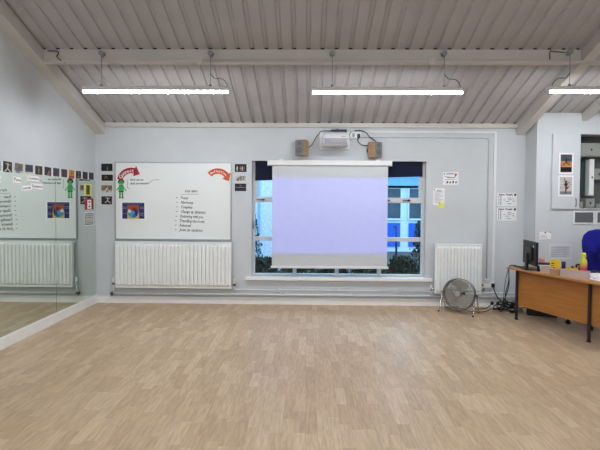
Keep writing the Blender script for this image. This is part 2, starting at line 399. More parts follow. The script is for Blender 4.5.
def shrub(name, loc, sx, sy, h, n, label, m, low=.1):
    rnd = random.Random(len(label) + n)
    e = empty(name, loc, label, 'shrub')
    lf = M()
    for i in range(n):
        a = rnd.random() * 2 * PI; rr = math.sqrt(rnd.random()); z = low + (h - low) * rnd.random()
        k = (1 - ((z - low) / (h - low)) ** 3 * .55) * (.85 + .3 * rnd.random())
        p = Vector((rr * math.cos(a) * sx * k, rr * math.sin(a) * sy * k, z)); s_ = .022 + .03 * rnd.random()
        q = Euler((rnd.random() * 6, rnd.random() * 6, rnd.random() * 6)).to_matrix()
        lf.add([p + q @ Vector(v) for v in ((-s_, 0, 0), (0, -s_ * .5, .004), (s_ * 1.1, 0, 0), (0, s_ * .5, .004))], [(0, 1, 2, 3)], m)
    lf.build('foliage', e)
    st = M()
    for i in range(6):
        a = i * 1.05; st.tube([(0, 0, 0), (math.cos(a) * sx * .3, math.sin(a) * sy * .3, h * .4), (math.cos(a) * sx * .6, math.sin(a) * sy * .6, h * .75)], [.02, .014, .006], 'bark', 5)
    st.build('stem', e)
for i in range(7):
    shrub('hedge_shrub', (-1.45 + i * .64, 8.0 + .06 * (i % 2), -.06), .345, .26, .58 + .04 * (i % 3), 1500, ['', 'second ', 'third ', 'fourth ', 'fifth ', 'sixth ', ''][i] and ('low dark hedge shrub outside, %sfrom the left below the window' % ['', 'second ', 'third ', 'fourth ', 'fifth ', 'sixth ', ''][i]) or ['low dark hedge shrub below the window, at its left end', 0, 0, 0, 0, 0, 'low dark hedge shrub below the window, at its right end'][i], 'leaf_dark' if i % 2 else 'leaf')
shrub('bush', (-1.18, 8.75, -.06), .28, .28, 1.5, 900, 'tall bush against the pale wall outside, left of the window', 'leaf')
shrub('bush', (2.33, 8.8, -.06), .25, .25, 1.3, 1000, 'tall dark bush outside the right end of the window', 'leaf_dark')

# ------------------------------------------------------------------ mirrors
def mirror(y0, y1, label):
    m_ = M().box(0, .006, y0, y1, .122, 1.915, 'mirror_glass').build('wall_mirror', loc=(XL, 0, 0))
    tag(m_, label, 'mirror', 'wall mirrors along the left wall')
struct(M().box(XL, XL + .004, 5.712, 5.720, .122, 1.915, 'dark_grey_plastic').build('trim_12'))
mirror(5.720, 6.80, 'frameless mirror panel nearest the corner on the left wall')
mirror(4.45, 5.712, 'frameless mirror panel on the left wall, farther from the corner')
XM = XL + .006

# ------------------------------------------------------------------ dance photographs
def person2d(m, cx, cy, h, z, mt, pose):
    P = {'stand': [(0, .3, 0, .75, .16), (-.04, .3, -.1, -.0, .08), (.04, .3, .1, 0, .08), (-.05, .7, -.2, .4, .06), (.05, .7, .22, .45, .06)],
         'leap': [(0, .35, .03, .75, .15), (0, .36, -.45, .05, .1), (0, .36, .5, .0, .1), (.0, .72, -.35, .9, .07), (.03, .72, .4, .8, .07)],
         'crouch': [(-.05, .25, .15, .6, .22), (-.05, .25, -.3, .1, .13), (-.3, .1, .1, .0, .1), (.0, .25, .3, .05, .12), (.15, .55, .45, .3, .08)],
         'arch': [(-.4, .1, -.1, .5, .12), (-.1, .5, .3, .45, .14), (.3, .45, .5, .1, .1), (-.1, .5, -.3, .8, .07)],
         'pirouette': [(0, .0, 0, .6, .1), (0, .5, 0, .75, .16), (-.02, .7, -.12, 1.1, .05), (.04, .7, .28, .82, .05), (.0, .38, .2, .5, .09), (.2, .5, .05, .3, .07)]}[pose]
    H = {'stand': (0, .86), 'leap': (.04, .87), 'crouch': (.24, .72), 'arch': (.02, .66), 'pirouette': (.02, .86)}[pose]
    for x0, y0, x1, y1, w_ in P:
        m.line(cx + x0 * h, cy + y0 * h, cx + x1 * h, cy + y1 * h, w_ * h, z, mt)
    m.disc(cx + H[0] * h, cy + H[1] * h, .085 * h, z, mt, 10)
def photo(mx, w_, h_, bg, figs, label, group=None, border=0, strip=None, name='dance_photo', bmat='paper', cat='photo', extra=None):
    m = M(); m.box(-w_ / 2, w_ / 2, -h_ / 2, h_ / 2, 0, .002, bmat)
    m.rect(-w_ / 2 + border, w_ / 2 - border, -h_ / 2 + border, h_ / 2 - border, .0024, bg)
    if strip: m.rect(-w_ / 2 + border, w_ / 2 - border, -h_ / 2 + border, -h_ / 2 + border + h_ * strip[0], .0027, strip[1])
    for i, (fx, fy, fh, mt, pose) in enumerate(figs): person2d(m, fx * w_, fy * h_ , fh * h_, .0030 + .0002 * i, mt, pose)
    if extra: extra(m)
    o = m.build(name, mx=mx); return tag(o, label, cat, group)
G = 'row of dance photos above the mirrors'
row = [('photo_black', [(0, -.4, .8, 'gold_tone', 'stand')], None, 'dark dance photo above the mirror, cut by the left edge of the picture'),
 ('photo_black', [(0, -.45, .85, 'pale_tone', 'leap'), (-.04, -.02, .4, 'gold_tone', 'stand')], None, 'black stage photo with a pale wide-legged leaping dancer, above the mirror'),
 ('photo_brown', [(-.05, -.42, .95, 'blue_tone', 'crouch')], (.25, 'photo_pale'), 'brown and pale photo with a crouching dancer in blue, above the mirror'),
 ('photo_slate', [(.05, -.1, .5, 'photo_black', 'arch')], (.2, 'photo_pale'), 'slate grey photo with a pale floor strip along its bottom, above the mirror'),
 ('photo_black', [(0, -.35, .75, 'gold_tone', 'stand')], None, 'black photo with one small gold-lit standing dancer, above the mirror'),
 ('photo_black', [(.1, -.42, .8, 'skin_tone', 'crouch')], None, 'black photo with a skin-toned crouching dancer at its right, above the mirror'),
 ('photo_slate', [(.0, -.3, .7, 'photo_black', 'arch')], None, 'charcoal photo with a black bent figure, above the mirror seam'),
 ('photo_charcoal', [(0, -.35, .75, 'red_tone', 'stand')], None, 'dark photo with a reddish standing figure, left of the orange photo'),
 ('photo_orange', [(0, -.42, .75, 'red_tone', 'pirouette')], (.22, 'red_tone'), 'bright orange and yellow dance photo above the mirror'),
 ('photo_black', [(0, -.42, .8, 'gold_tone', 'leap')], None, 'black photo with a gold cross-shaped dancer, right of the orange photo'),
 ('photo_charcoal', [(0, -.3, .6, 'photo_slate', 'crouch')], None, 'dark grey photo with a faint crouched figure, second from the corner above the mirror'),
 ('photo_purple', [], None, 'plain purple-black photo nearest the corner above the mirror')]
tilts = [0, -.03, -.06, .0, 0, -.03, 0, .01, .02, .0, -.03, .0]
for i, (bg, figs, strip, lab) in enumerate(row):
    h_ = .115 if i not in (1, 2) else .125
    photo(on_left(4.616 + .188 * i, 1.974 - (.004 if i in (2,) else 0), tilt=tilts[i]), .152, h_, bg, figs, lab, G, .003, strip)
G4 = 'column of photos between the corner and the whiteboard'
photo(on_back(-3.123, 2.12), .178, .115, 'photo_black', [(.05, -.4, .55, 'faint_ink', 'stand')], 'black photo with a faint standing figure, top of the column left of the whiteboard', G4, .0)
photo(on_back(-3.119, 1.951), .186, .12, 'photo_black', [(-.1, -.1, .5, 'gold_tone', 'arch')], 'black photo with a pale strip along its bottom, left of the whiteboard', G4, .003, (.14, 'pale_tone'))
photo(on_back(-3.127, 1.783), .176, .122, 'photo_brown', [(-.05, -.4, .85, 'pale_tone', 'crouch'), (.02, -.42, .5, 'blue_tone', 'crouch')], 'brown and white photo with a crouching dancer, left of the whiteboard', G4, .003, (.3, 'photo_pale'))
photo(on_back(-3.128, 1.605), .176, .135, 'photo_charcoal', [(.08, -.3, .7, 'pale_tone', 'leap')], 'dark photo with one white leaping dancer, bottom of the column left of the whiteboard', G4, .003)
G3 = 'column of photos right of the whiteboard'
photo(on_back(-1.032, 2.12), .183, .123, 'photo_black', [(-.3 + .15 * k_, -.35, .6, ['pale_tone', 'photo_slate', 'gold_tone', 'pale_tone', 'blue_tone'][k_], 'stand') for k_ in range(5)], 'dark photo of a row of pale standing dancers, top one right of the whiteboard', G3)
photo(on_back(-1.032, 1.962), .184, .1, 'photo_pale', [(-.22, -.4, .75, 'ink', 'crouch'), (.02, -.4, .8, 'ink', 'stand'), (.22, -.4, .75, 'ink', 'leap')], 'white photo with three dark figures, middle one right of the whiteboard', G3, .006)
photo(on_back(-1.034, 1.82), .178, .117, 'photo_black', [(0, 0, .4, 'faint_ink', 'leap')], 'dark photo with a pale horizontal streak, bottom one right of the whiteboard', G3, 0, None,
      extra=lambda m: m.rect(-.08, .08, -.006, .004, .0035, 'faint_ink'))

# word cards on the mirror
def word(y0, y1, zc, h_, text, tilt, label):
    w_ = y1 - y0; m = M().box(-w_ / 2, w_ / 2, -h_ / 2, h_ / 2, 0, .0015, 'paper')
    m.text(text, -w_ * .43, -h_ * .22, h_ * .75, .002, 'ink', width=w_ * .86, thick=.0008)
    tag(m.build('word_card', mx=on_left((y0 + y1) / 2, zc, XM, tilt)), label, 'card', 'word cards stuck on the mirror')
word(4.50, 4.69, 1.832, .07, 'Force', 0, 'white word card on the mirror, cut by the left edge of the picture')
word(4.893, 5.022, 1.84, .066, 'Pace', -.08, 'white word card reading Pace stuck on the mirror')
word(5.14, 5.365, 1.868, .062, 'Contrast', -.02, 'white word card reading Contrast stuck high on the mirror')
word(5.035, 5.21, 1.752, .058, 'Levels', .08, 'small white word card reading Levels stuck on the mirror')
word(5.205, 5.445, 1.775, .066, 'Dynamics', -.02, 'white word card reading Dynamics stuck on the mirror')
# three posters on the mirror beside the corner
m = M().box(-.115, .115, -.085, .085, 0, .0015, 'pale_yellow'); m.rect(-.06, .055, -.072, .07, .002, 'olive_print'); person2d(m, 0, -.06, .12, .0025, 'ink', 'stand')
for k_ in range(5): m.rect(-.05, .045, -.055 + .026 * k_, -.047 + .026 * k_, .0022, 'ink')
tag(m.build('notice', mx=on_left(6.572, 1.762, XM)), 'yellow notice stuck on the mirror beside the corner', 'notice', 'notices on the mirror')
m = M().box(-.132, .132, -.085, .085, 0, .0015, 'red_card'); m.rect(-.055, .065, -.075, .062, .002, 'paper')
for x_, y_, w_, h_ in ((-.02, .02, .05, .02), (-.01, -.02, .03, .012), (-.02, -.05, .05, .02)): m.rect(x_, x_ + w_, y_, y_ + h_, .0025, 'ink')
tag(m.build('notice', mx=on_left(6.602, 1.55, XM)), 'red notice with a white centre stuck on the mirror', 'notice', 'notices on the mirror')
m = M().box(-.135, .135, -.1, .1, 0, .0015, 'paper'); m.rect(-.125, .12, -.088, .088, .002, 'blue_tone'); m.rect(-.105, .1, -.075, .075, .0022, 'photo_pale')
for k_ in range(5): m.rect(-.09, .08 - .03 * (k_ % 2), -.06 + .027 * k_, -.05 + .027 * k_, .0025, ['blue_tone', 'faint_ink', 'yellow_print', 'blue_tone', 'faint_ink'][k_])
tag(m.build('notice', mx=on_left(6.606, 1.322, XM)), 'white and blue notice stuck on the mirror, lowest of three', 'notice', 'notices on the mirror')

# ------------------------------------------------------------------ whiteboard
WX0, WX1, WZ0, WZ1 = -2.994, -1.172, .995, 2.205
wb = empty('whiteboard', (WX0, YB, WZ0), 'large white dry-wipe board with handwriting above the long radiator', 'whiteboard')
ww, wh = WX1 - WX0, WZ1 - WZ0
M().box(.012, ww - .012, -.016, 0, .012, wh - .012, 'board_white').build('writing_surface', wb)
M().box(0, ww, -.022, 0, 0, .014, 'aluminium').box(0, ww, -.022, 0, wh - .014, wh, 'aluminium').box(0, .014, -.022, 0, .014, wh - .014, 'aluminium').box(ww - .014, ww, -.022, 0, .014, wh - .014, 'aluminium').build('frame', wb)
YW = YB - .016
def written(m): m.build('handwriting', wb).matrix_local = on_back(0, 0, -.016)
def hand(m, t, X, Z, size, width=None, rot=0, mt='ink'):
    m.text(t, X - WX0, Z - WZ0, size, .0008, mt, rot, shear=.25, width=width, thick=.0012); return m
def stroke(m, x0, z0, x1, z1, w_=.005, mt='ink'): m.line(x0 - WX0, z0 - WZ0, x1 - WX0, z1 - WZ0, w_, .0008, mt); return m
h_ = hand(M(), 'Our aims', -1.905, 1.735, .062, .2, .03); written(stroke(h_, -1.95, 1.703, -1.68, 1.71, .006, 'faint_ink'))
items = [('Power', .12), ('Harmony', .2), ('Complete', .18), ('Change up dynamics', .385), ('Partnering with you', .36), ('Travelling the room', .385), ('Rehearsal', .18), ('Join in unison', .37)]
for (t, wd), Z, dx in zip(items, [1.632, 1.562, 1.49, 1.418, 1.345, 1.275, 1.205, 1.135], [.02, .02, .02, .02, .01, 0, 0, 0]):
    h_ = hand(M(), t, -1.985 + dx, Z, .066, wd, -.03); written(stroke(h_, -2.055 + dx, Z + .02, -2.03 + dx, Z + .022, .009))
h_ = hand(M(), 'How can we', -2.755, 1.915, .045, .21); stroke(h_, -2.79, 1.93, -2.795, 1.80); stroke(h_, -2.795, 1.80, -2.765, 1.79)
hand(h_, 'link movement', -2.75, 1.855, .045, .28, .02); stroke(h_, -2.47, 1.87, -2.40, 1.925); written(stroke(h_, -2.40, 1.925, -2.30, 1.935))

def curved_arrow(cx, cz, r, a0, a1, wd, head, mt, text, tsize, label, name='arrow_cutout'):
    m = M(); pts_o = []; pts_i = []; n_ = 14
    for i in range(n_ + 1):
        a = a0 + (a1 - a0) * i / n_
        pts_o.append(((r + wd / 2) * math.cos(a), (r + wd / 2) * math.sin(a))); pts_i.append(((r - wd / 2) * math.cos(a), (r - wd / 2) * math.sin(a)))
    t = a1 + head / r * (1 if a1 > a0 else -1)
    poly = pts_o + [((r + wd * 1.0) * math.cos(a1), (r + wd * 1.0) * math.sin(a1)), (r * math.cos(t), r * math.sin(t)), ((r - wd * 1.0) * math.cos(a1), (r - wd * 1.0) * math.sin(a1))] + pts_i[::-1]
    for i in range(n_): m.prism([pts_o[i + 1], pts_o[i], pts_i[i], pts_i[i + 1]][::1], 0, .002, mt)
    m.prism([((r + wd * 1.0) * math.cos(a1), (r + wd * 1.0) * math.sin(a1)), (r * math.cos(t), r * math.sin(t)), ((r - wd * 1.0) * math.cos(a1), (r - wd * 1.0) * math.sin(a1))], 0, .002, mt)
    k_ = len(text); span = (a1 - a0) * .9
    for i, ch in enumerate(text):
        a = a0 + (a1 - a0) * .08 + span * (i + .5) / k_
        rr = r - tsize * .34
        m.text(ch, rr * math.cos(a), rr * math.sin(a), tsize, .0026, 'paper', a - PI / 2, 'CENTER', thick=.001)
    return tag(m.build(name, mx=on_back(cx, cz, YW)), label, 'cutout')
curved_arrow(-2.735, 1.89, .183, R(168), R(74), .086, .10, 'red_card', 'Connect', .082, 'red curved arrow cutout reading Connect on the whiteboard')
curved_arrow(-1.385, 1.895, .175, R(137), R(38), .085, .10, 'orange_card', 'Reflection', .055, 'orange curved arrow cutout reading Reflection on the whiteboard')
# green paper person
m = M()
m.prism([(-.035, .12), (.035, .12), (.045, .0), (.032, -.02), (-.032, -.02), (-.045, 0)], 0, .002, 'green_card')
for sx in (-1, 1):
    m.prism([(sx * .005, -.02), (sx * .036, -.02), (sx * .034, -.11), (sx * .008, -.11)][::sx], 0, .002, 'green_card')
    m.prism([(sx * .006, -.11), (sx * .036, -.11), (sx * .042, -.128), (sx * .006, -.128)][::sx], 0, .002, 'dark_hair')
m.prism([(.03, .115), (.04, .085), (.078, .025), (.066, .018), (.03, .07)], 0, .002, 'green_card'); m.prism([(.066, .02), (.078, .026), (.09, .01), (.078, .004)][::-1], 0, .002, 'dark_hair')
m.prism([(-.03, .115), (-.04, .085), (-.072, .03), (-.06, .022), (-.03, .07)][::-1], 0, .002, 'green_card'); m.prism([(-.06, .02), (-.072, .028), (-.086, .02), (-.074, .01)], 0, .002, 'dark_hair')
m.prism([(.053 * math.cos(i * .4189) - .002, .168 + .046 * math.sin(i * .4189)) for i in range(15)], 0, .002, 'dark_hair')
m.prism([(.036 * math.cos(i * .4189), .158 + .034 * math.sin(i * .4189)) for i in range(15)], .002, .003, 'green_card')
m.rect(-.046, .046, -.012, .0, .0034, 'dark_hair')
for sx in (-1, 1): m.disc(sx * .013, .163, .004, .0036, 'ink', 6)
tag(m.build('paper_figure', mx=on_back(-2.893, 1.75, YW) @ Matrix.Diagonal((.95, .87, 1, 1))), 'small green paper person with dark hair, stuck on the whiteboard', 'cutout')
# colour wheel poster
m = M().box(-.2, .2, -.145, .145, 0, .0015, 'paper'); m.rect(-.178, .168, -.125, .125, .002, 'navy_print')
m.rect(-.1, .085, -.125, .09, .0024, 'orange_print')
m.flat([(-.1, -.125), (.085, -.125), (.085, -.02), (.03, -.1), (-.05, -.1), (-.1, -.02)], .0026, 'yellow_print')
for k_ in range(8):
    a0, a1 = k_ * PI / 4, (k_ + 1) * PI / 4
    m.flat([(-.01, -.03)] + [(-.01 + .082 * math.cos(a0 + (a1 - a0) * j / 5), -.03 + .082 * math.sin(a0 + (a1 - a0) * j / 5)) for j in range(6)], .003, ['navy_print', 'maroon_print', 'red_tone', 'pale_tone', 'teal_print', 'teal_print', 'blue_print', 'navy_print'][k_])
m.disc(-.01, -.03, .03, .0034, 'teal_print')
for x0, x1, zz in ((-.172, -.11, .05), (-.172, -.11, .028), (.1, .16, .05), (.1, .16, .03), (-.17, -.12, -.05), (.1, .16, -.05), (.1, .16, -.075)): m.rect(x0, x1, zz, zz + .011, .0024, 'faint_ink')
for k_ in range(9): m.rect(-.15 + k_ * .033, -.13 + k_ * .033, .103, .113, .0024, 'faint_ink')
tag(m.build('poster', mx=on_back(-2.7, 1.447, YW)), 'navy and orange poster with a blue colour wheel on the whiteboard', 'poster')

# ------------------------------------------------------------------ papers on the right of the window
m = M().box(-.12, .12, -.1, .1, 0, .0015, 'paper'); m.rect(-.075, .04, .065, .073, .002, 'faint_ink'); m.rect(-.1, -.02, .03, .036, .002, 'faint_ink'); m.rect(-.06, .06, .01, .02, .002, 'ink'); m.rect(-.09, .09, -.015, -.01, .002, 'faint_ink')
m.flat([(.06, .07), (.09, .075), (.1, .05), (.08, .045), (.075, .02), (.065, .02)], .002, 'red_tone')
for k_ in range(4): m.prism([(-.07 + .045 * k_, -.07), (-.05 + .045 * k_, -.075), (-.035 + .045 * k_, -.045), (-.055 + .045 * k_, -.035 - .01 * (k_ % 2))], .0015, .002, 'ink')
m.rect(-.06, .06, .075, .082, .002, 'faint_ink'); m.disc(-.1, .072, .01, .003, 'dark_hair', 8)
tag(m.build('notice', mx=on_back(2.212, 1.974, tilt=.02)), 'white certificate-like notice with a red mark, above the yellow sticky note', 'notice')
m = M().box(-.09, .09, -.13, .13, 0, .0015, 'paper')
for k_ in range(9): m.rect(-.065, .07 - .03 * (k_ % 3), .07 - .02 * k_, .075 - .02 * k_, .002, 'faint_ink')
m.rect(-.03, .04, .085, .094, .002, 'ink'); m.disc(-.07, .105, .009, .003, 'dark_hair', 8)
tag(m.build('notice', mx=on_back(2.034, 1.695, tilt=-.01)), 'white typed sheet pinned to the wall behind the yellow sticky note', 'notice')
m = M().prism([(-.044, -.04), (.04, -.044), (.044, .038), (-.03, .044)], 0, .003, 'sticky_yellow'); m.disc(-.03, .03, .008, .0035, 'dark_hair', 8)
tag(m.build('sticky_note', mx=on_back(2.07, 1.56, YB - .0018)), 'yellow sticky note on the corner of the typed sheet', 'note')
def timetable(z, label):
    m = M().box(-.148, .15, -.1, .1, 0, .0015, 'paper')
    m.text('Dance', -.125, .062, .04, .002, 'ink', width=.09, thick=.002); m.text('Timetable', -.02, .062, .04, .002, 'ink', width=.11, thick=.002)
    m.prism([(.108, .088), (.142, .088), (.142, .062), (.125, .05), (.108, .062)][::-1], .0015, .002, 'ink')
    for k_ in range(6): m.rect(-.13, .14, -.085 + .024 * k_, -.0835 + .024 * k_, .0018, 'faint_ink')
    for k_ in range(6):
        m.rect(-.128, -.118, -.08 + .024 * k_, -.066 + .024 * k_, .0021, 'purple_ink'); m.rect(-.1, -.085, -.08 + .024 * k_, -.066 + .024 * k_, .0021, 'purple_ink')
    for x_, y_, w_ in ((-.02, -.035, .06), (.01, .02, .06), (.0, -.07, .07), (-.05, -.01, .03), (.08, -.03, .04), (.08, .005, .03), (.015, -.008, .06)): m.rect(x_, x_ + w_, y_, y_ + .008, .0021, 'faint_ink')
    tag(m.build('timetable', mx=on_back(3.078, z)), label, 'notice', 'timetables on the wall')
timetable(1.657, 'upper of two printed timetables on the wall by the corner')
timetable(1.433, 'lower of two printed timetables on the wall by the corner')
m = M().prism([(-.085, -.06), (.085, -.045), (.085, .045), (.02, .05), (-.085, .055)], 0, .002, 'paper'); m.disc(.0, .042, .012, .003, 'dark_hair', 8); m.disc(.07, .05, .009, .003, 'dark_hair', 8)
for k_ in range(3): m.rect(-.07, .0 + .02 * k_, .0 - .018 * k_, .004 - .018 * k_, .0024, 'faint_ink')
tag(m.build('notice', mx=on_back(3.497, 1.131, YP)), 'small curled white note pinned above the monitor', 'notice')
m = M().box(-.157, .157, -.104, .104, 0, .002, 'paper'); m.rect(-.15, .15, -.095, .095, .0024, 'sleeve')
for k_ in range(6): m.rect(-.13, .12 - .02 * (k_ % 3), .06 - .026 * k_, .065 - .026 * k_, .0027, 'faint_ink')
tag(m.build('notice', mx=on_back(3.724, .895, YP)), 'grey landscape sheet in a plastic sleeve on the wall above the desk', 'notice')

# ------------------------------------------------------------------ cupboard in the boxed-out wall
cp = empty('wall_cupboard', (3.572, YP, PZ0), 'recessed wall cupboard with a white sliding door, right of the corner', 'cupboard')
M().box(0, .395, -.028, -.004, 0, 1.075, 'wall_paint', .002).build('sliding_door', cp)
M().box(-.006, 1.08, -.029, 0, 1.075, 1.083, 'conduit_grey').box(-.006, 1.08, -.029, 0, -.008, 0, 'conduit_grey').box(-.006, 0, -.029, 0, 0, 1.075, 'conduit_grey').build('frame', cp)
M().tube([(.335, -.03, .03), (.335, -.055, .045), (.335, -.055, .13), (.335, -.03, .145)], .007, 'grey_plastic').build('handle', cp)
def wbox(x0, x1, y0, z0, z1, mt, name, label):
    e = M().box(0, x1 - x0, y0, 0, 0, z1 - z0, mt, .006); e.box(.008, x1 - x0 - .008, y0 - .006, y0, .01, z1 - z0 - .01, mt, .002)
    e.box((x1 - x0) * .4, (x1 - x0) * .4 + .012, y0 - .016, y0 - .006, (z1 - z0) * .5 - .015, (z1 - z0) * .5 + .015, 'black_plastic')
    tag(e.build(name, loc=(x0, YB - .02, z0)), label, 'box', 'boxes in the wall cupboard')
wbox(4.0, 4.5, -.2, 2.30, 2.5, 'cabinet_grey', 'electrical_box', 'wide grey box at the top of the open wall cupboard')
wbox(4.232, 4.305, -.13, 1.72, 2.27, 'radiator_white', 'electrical_box', 'tall narrow white box in the open wall cupboard')
wbox(4.04, 4.222, -.05, 1.72, 2.26, 'cabinet_dark', 'meter_panel', 'dark green panel behind the tall white box')
wbox(4.31, 4.5, -.1, 1.96, 2.13, 'cabinet_grey', 'electrical_box', 'small square grey box right of the tall white box')
wbox(4.05, 4.17, -.1, 1.533, 1.63, 'cabinet_grey', 'electrical_box', 'low grey box on the left of the cupboard floor')
wbox(4.2, 4.33, -.12, 1.533, 1.68, 'cabinet_grey', 'electrical_box', 'squat grey box under the tall white box')
wbox(4.37, 4.5, -.1, 1.533, 1.60, 'cabinet_grey', 'electrical_box', 'lowest flat grey box at the right of the cupboard floor')
# posters on its door
def art_sunset(m):
    m.rect(-.082, .082, .03, .125, .0026, 'photo_storm'); m.rect(-.082, .082, -.125, -.055, .0026, 'photo_black')
    m.disc(.0, -.02, .03, .0032, 'gold_tone', 14); person2d(m, 0, -.03, .11, .0036, 'ink', 'leap')
photo(on_back(3.762, 2.185, YP - .028), .207, .304, 'photo_sunset', [], 'poster of a leaping dancer against a sunset, on the cupboard door', 'posters on the cupboard door', .022, name='poster', cat='poster', extra=art_sunset)
def art_ballet(m):
    m.rect(-.085, .085, -.12, -.08, .0026, 'faint_ink'); person2d(m, 0, -.11, .2, .0034, 'maroon_print', 'pirouette'); m.disc(.0, .02, .025, .0038, 'ink', 12)
    for k_ in range(3): m.rect(-.085, .085, -.03 + .05 * k_, -.027 + .05 * k_, .0028, 'faint_ink')
photo(on_back(3.764, 1.858, YP - .028), .22, .304, 'photo_pale', [], 'pale poster of a ballet dancer on one leg, on the cupboard door', 'posters on the cupboard door', .022, name='poster', cat='poster', extra=art_ballet)
def vent(x0, label):
    e = empty('wall_vent', (x0 * 1.0078, YP, 1.303), label, 'vent', 'wall vents')
    M().box(0, .308, -.012, 0, 0, .022, 'white_plastic').box(0, .308, -.012, 0, .172, .194, 'white_plastic').box(0, .02, -.012, 0, .022, .172, 'white_plastic').box(.288, .308, -.012, 0, .022, .172, 'white_plastic').build('frame', e)
    g = M().box(.02, .288, -.002, 0, .022, .172, 'dark_grey_plastic')
    for k_ in range(9): g.box(.02, .288, -.01, -.002, .026 + .0165 * k_, .036 + .0165 * k_, 'vent_grey')
    g.build('louvres', e)
vent(3.866, 'white framed grey louvred vent under the wall cupboard')
vent(4.19, 'white framed vent cut by the right edge of the picture')

# ------------------------------------------------------------------ radiators and pipes
def radiator(x0, x1, z0, z1, label, n_):
    e = empty('radiator', (x0, YB, z0), label, 'radiator'); W_, H_ = x1 - x0, z1 - z0
    p = M().box(0, W_, -.1, -.045, 0, H_, 'radiator_white', .008)
    pitch = (W_ - .05) / n_
    for i in range(n_):
        a = .025 + pitch * i
        p.add([(a + dx, -.1 - dy, z) for z, kk in ((.035, 0), (.06, 1), (H_ - .06, 1), (H_ - .035, 0)) for dx, dy in ((pitch * .06, 0), (pitch * .17, .02 * kk), (pitch * .83, .02 * kk), (pitch * .94, 0))],
              [(r_ * 4 + q, r_ * 4 + q + 1, r_ * 4 + q + 5, r_ * 4 + q + 4) for r_ in range(3) for q in range(3)], 'radiator_white')
    p.build('panel', e)
    M().box(-.004, W_ + .004, -.105, -.03, H_ - .012, H_ + .004, 'radiator_white', .003).build('top_grille', e)
    for xx in (.15, W_ - .15): M().box(xx - .02, xx + .02, -.045, 0, .08, H_ - .08, 'radiator_white').build('wall_bracket', e)
    return e
def valve(e, x, z, head, name='valve'):
    v = M().cyl((x, -.07, z - .015), (x, -.07, z + .03), .014, 'chrome').cyl((x, -.07, z), (x + (.06 if head < 0 else -.06), -.07, z), .011, 'chrome')
    v.build(name, e)
r1 = radiator(-2.961, -1.163, .252, .967, 'long white ribbed radiator under the whiteboard', 29)
valve(r1, -.045, .06, -1); o = M().lathe([(.012, 0), (.016, .01), (.015, .06), (.01, .07)], 'white_plastic').build('valve_cap', r1); o.location = (-.045, -.07, .085)
valve(r1, 1.798 + .05, .05, 1); o = M().lathe([(.018, 0), (.023, .008), (.023, .02), (.019, .025), (.022, .03), (.022, .075), (.015, .082)], 'cream_plastic').build('thermostatic_head', r1); o.location = (1.848, -.07, .075)
M().cyl((1.848, -.07, .05), (1.848, -.07, .08), .02, 'black_plastic').build('valve_collar', r1)
r2 = radiator(1.968, 2.676, .205, .968, 'short white ribbed radiator behind the fan', 13)
valve(r2, -.05, .05, -1); o = M().lathe([(.011, 0), (.014, .01), (.014, .05), (.009, .058)], 'white_plastic').build('valve_cap', r2); o.location = (-.05, -.07, .075)
valve(r2, .708 + .045, .06, 1); 
def clip(parent, x, y, z): M().box(x - .008, x + .008, y - .016, YB, z - .02, z + .02, 'pipe_paint').build('pipe_clip', parent)
lp = empty('heating_pipe', (0, YB, .16), 'long lower grey heating pipe along the back wall above the skirting', 'pipe')
M().cyl((-3.02, -.06, 0), (3.26, -.06, 0), .015, 'pipe_paint', 12).cyl((-3.006, -.06, 0), (-3.006, -.06, .125), .012, 'pipe_paint', 12).build('pipe_run', lp)
M().cyl((-3.05, -.06, 0), (-3.0, -.06, 0), .021, 'dark_grey_plastic', 12).cyl((-3.032, -.06, -.04), (-3.032, -.06, 0), .013, 'dark_grey_plastic').build('end_fitting', lp)
for xx in (-2.2, -.4, .7, 1.5): M().box(xx - .01, xx + .01, -.07, 0, -.02, .02, 'pipe_paint').build('pipe_clip', lp)
up = empty('heating_pipe', (0, YB, .235), 'upper grey heating pipe under the window between the two radiators', 'pipe')
M().tube(smooth_path([(-1.113, -.07, .055), (-1.113, -.07, .02), (-1.10, -.07, .003), (-1.07, -.07, 0), (-.9, -.07, 0)], 5) + [Vector((1.918, -.07, 0)), ], .0115, 'pipe_paint', 10).cyl((1.918, -.07, -.07), (1.918, -.07, .05), .0115, 'pipe_paint').build('pipe_run', up)
for xx in (-.42, .5, 1.4): M().box(xx - .01, xx + .01, -.08, 0, -.016, .016, 'pipe_paint').build('pipe_clip', up)
up2 = empty('heating_pipe', (0, YB, .2), 'short upper grey heating pipe behind the fan and desk', 'pipe')
M().cyl((2.721, -.07, .02), (2.721, -.07, .09), .0115, 'pipe_paint').cyl((2.721, -.07, .02), (3.28, -.07, .02), .0115, 'pipe_paint').build('pipe_run', up2)

# ------------------------------------------------------------------ projector, screen, speakers
ps = empty('projector_screen', (-.597, 6.70, 2.152), 'white pull-down projector screen hanging in front of the window', 'screen')
SW = 1.872
M().box(0, SW, -.035, .05, 0, .08, 'white_plastic', .012).build('housing', ps)
for xx in (-.006, SW - .012): M().box(xx, xx + .018, -.04, .055, -.004, .084, 'white_plastic', .004).build('end_cap', ps)
for xx in (.2, SW - .2): M().box(xx - .03, xx + .03, .02, .13, .08, .1, 'white_plastic').build('mounting_bracket', ps)
M().box(.066, SW - .05, 0, .003, -1.53, .02, 'screen_fabric').build('screen_fabric', ps)
M().box(.05, SW - .03, -.012, .012, -1.566, -1.53, 'white_plastic', .005).build('bottom_bar', ps)

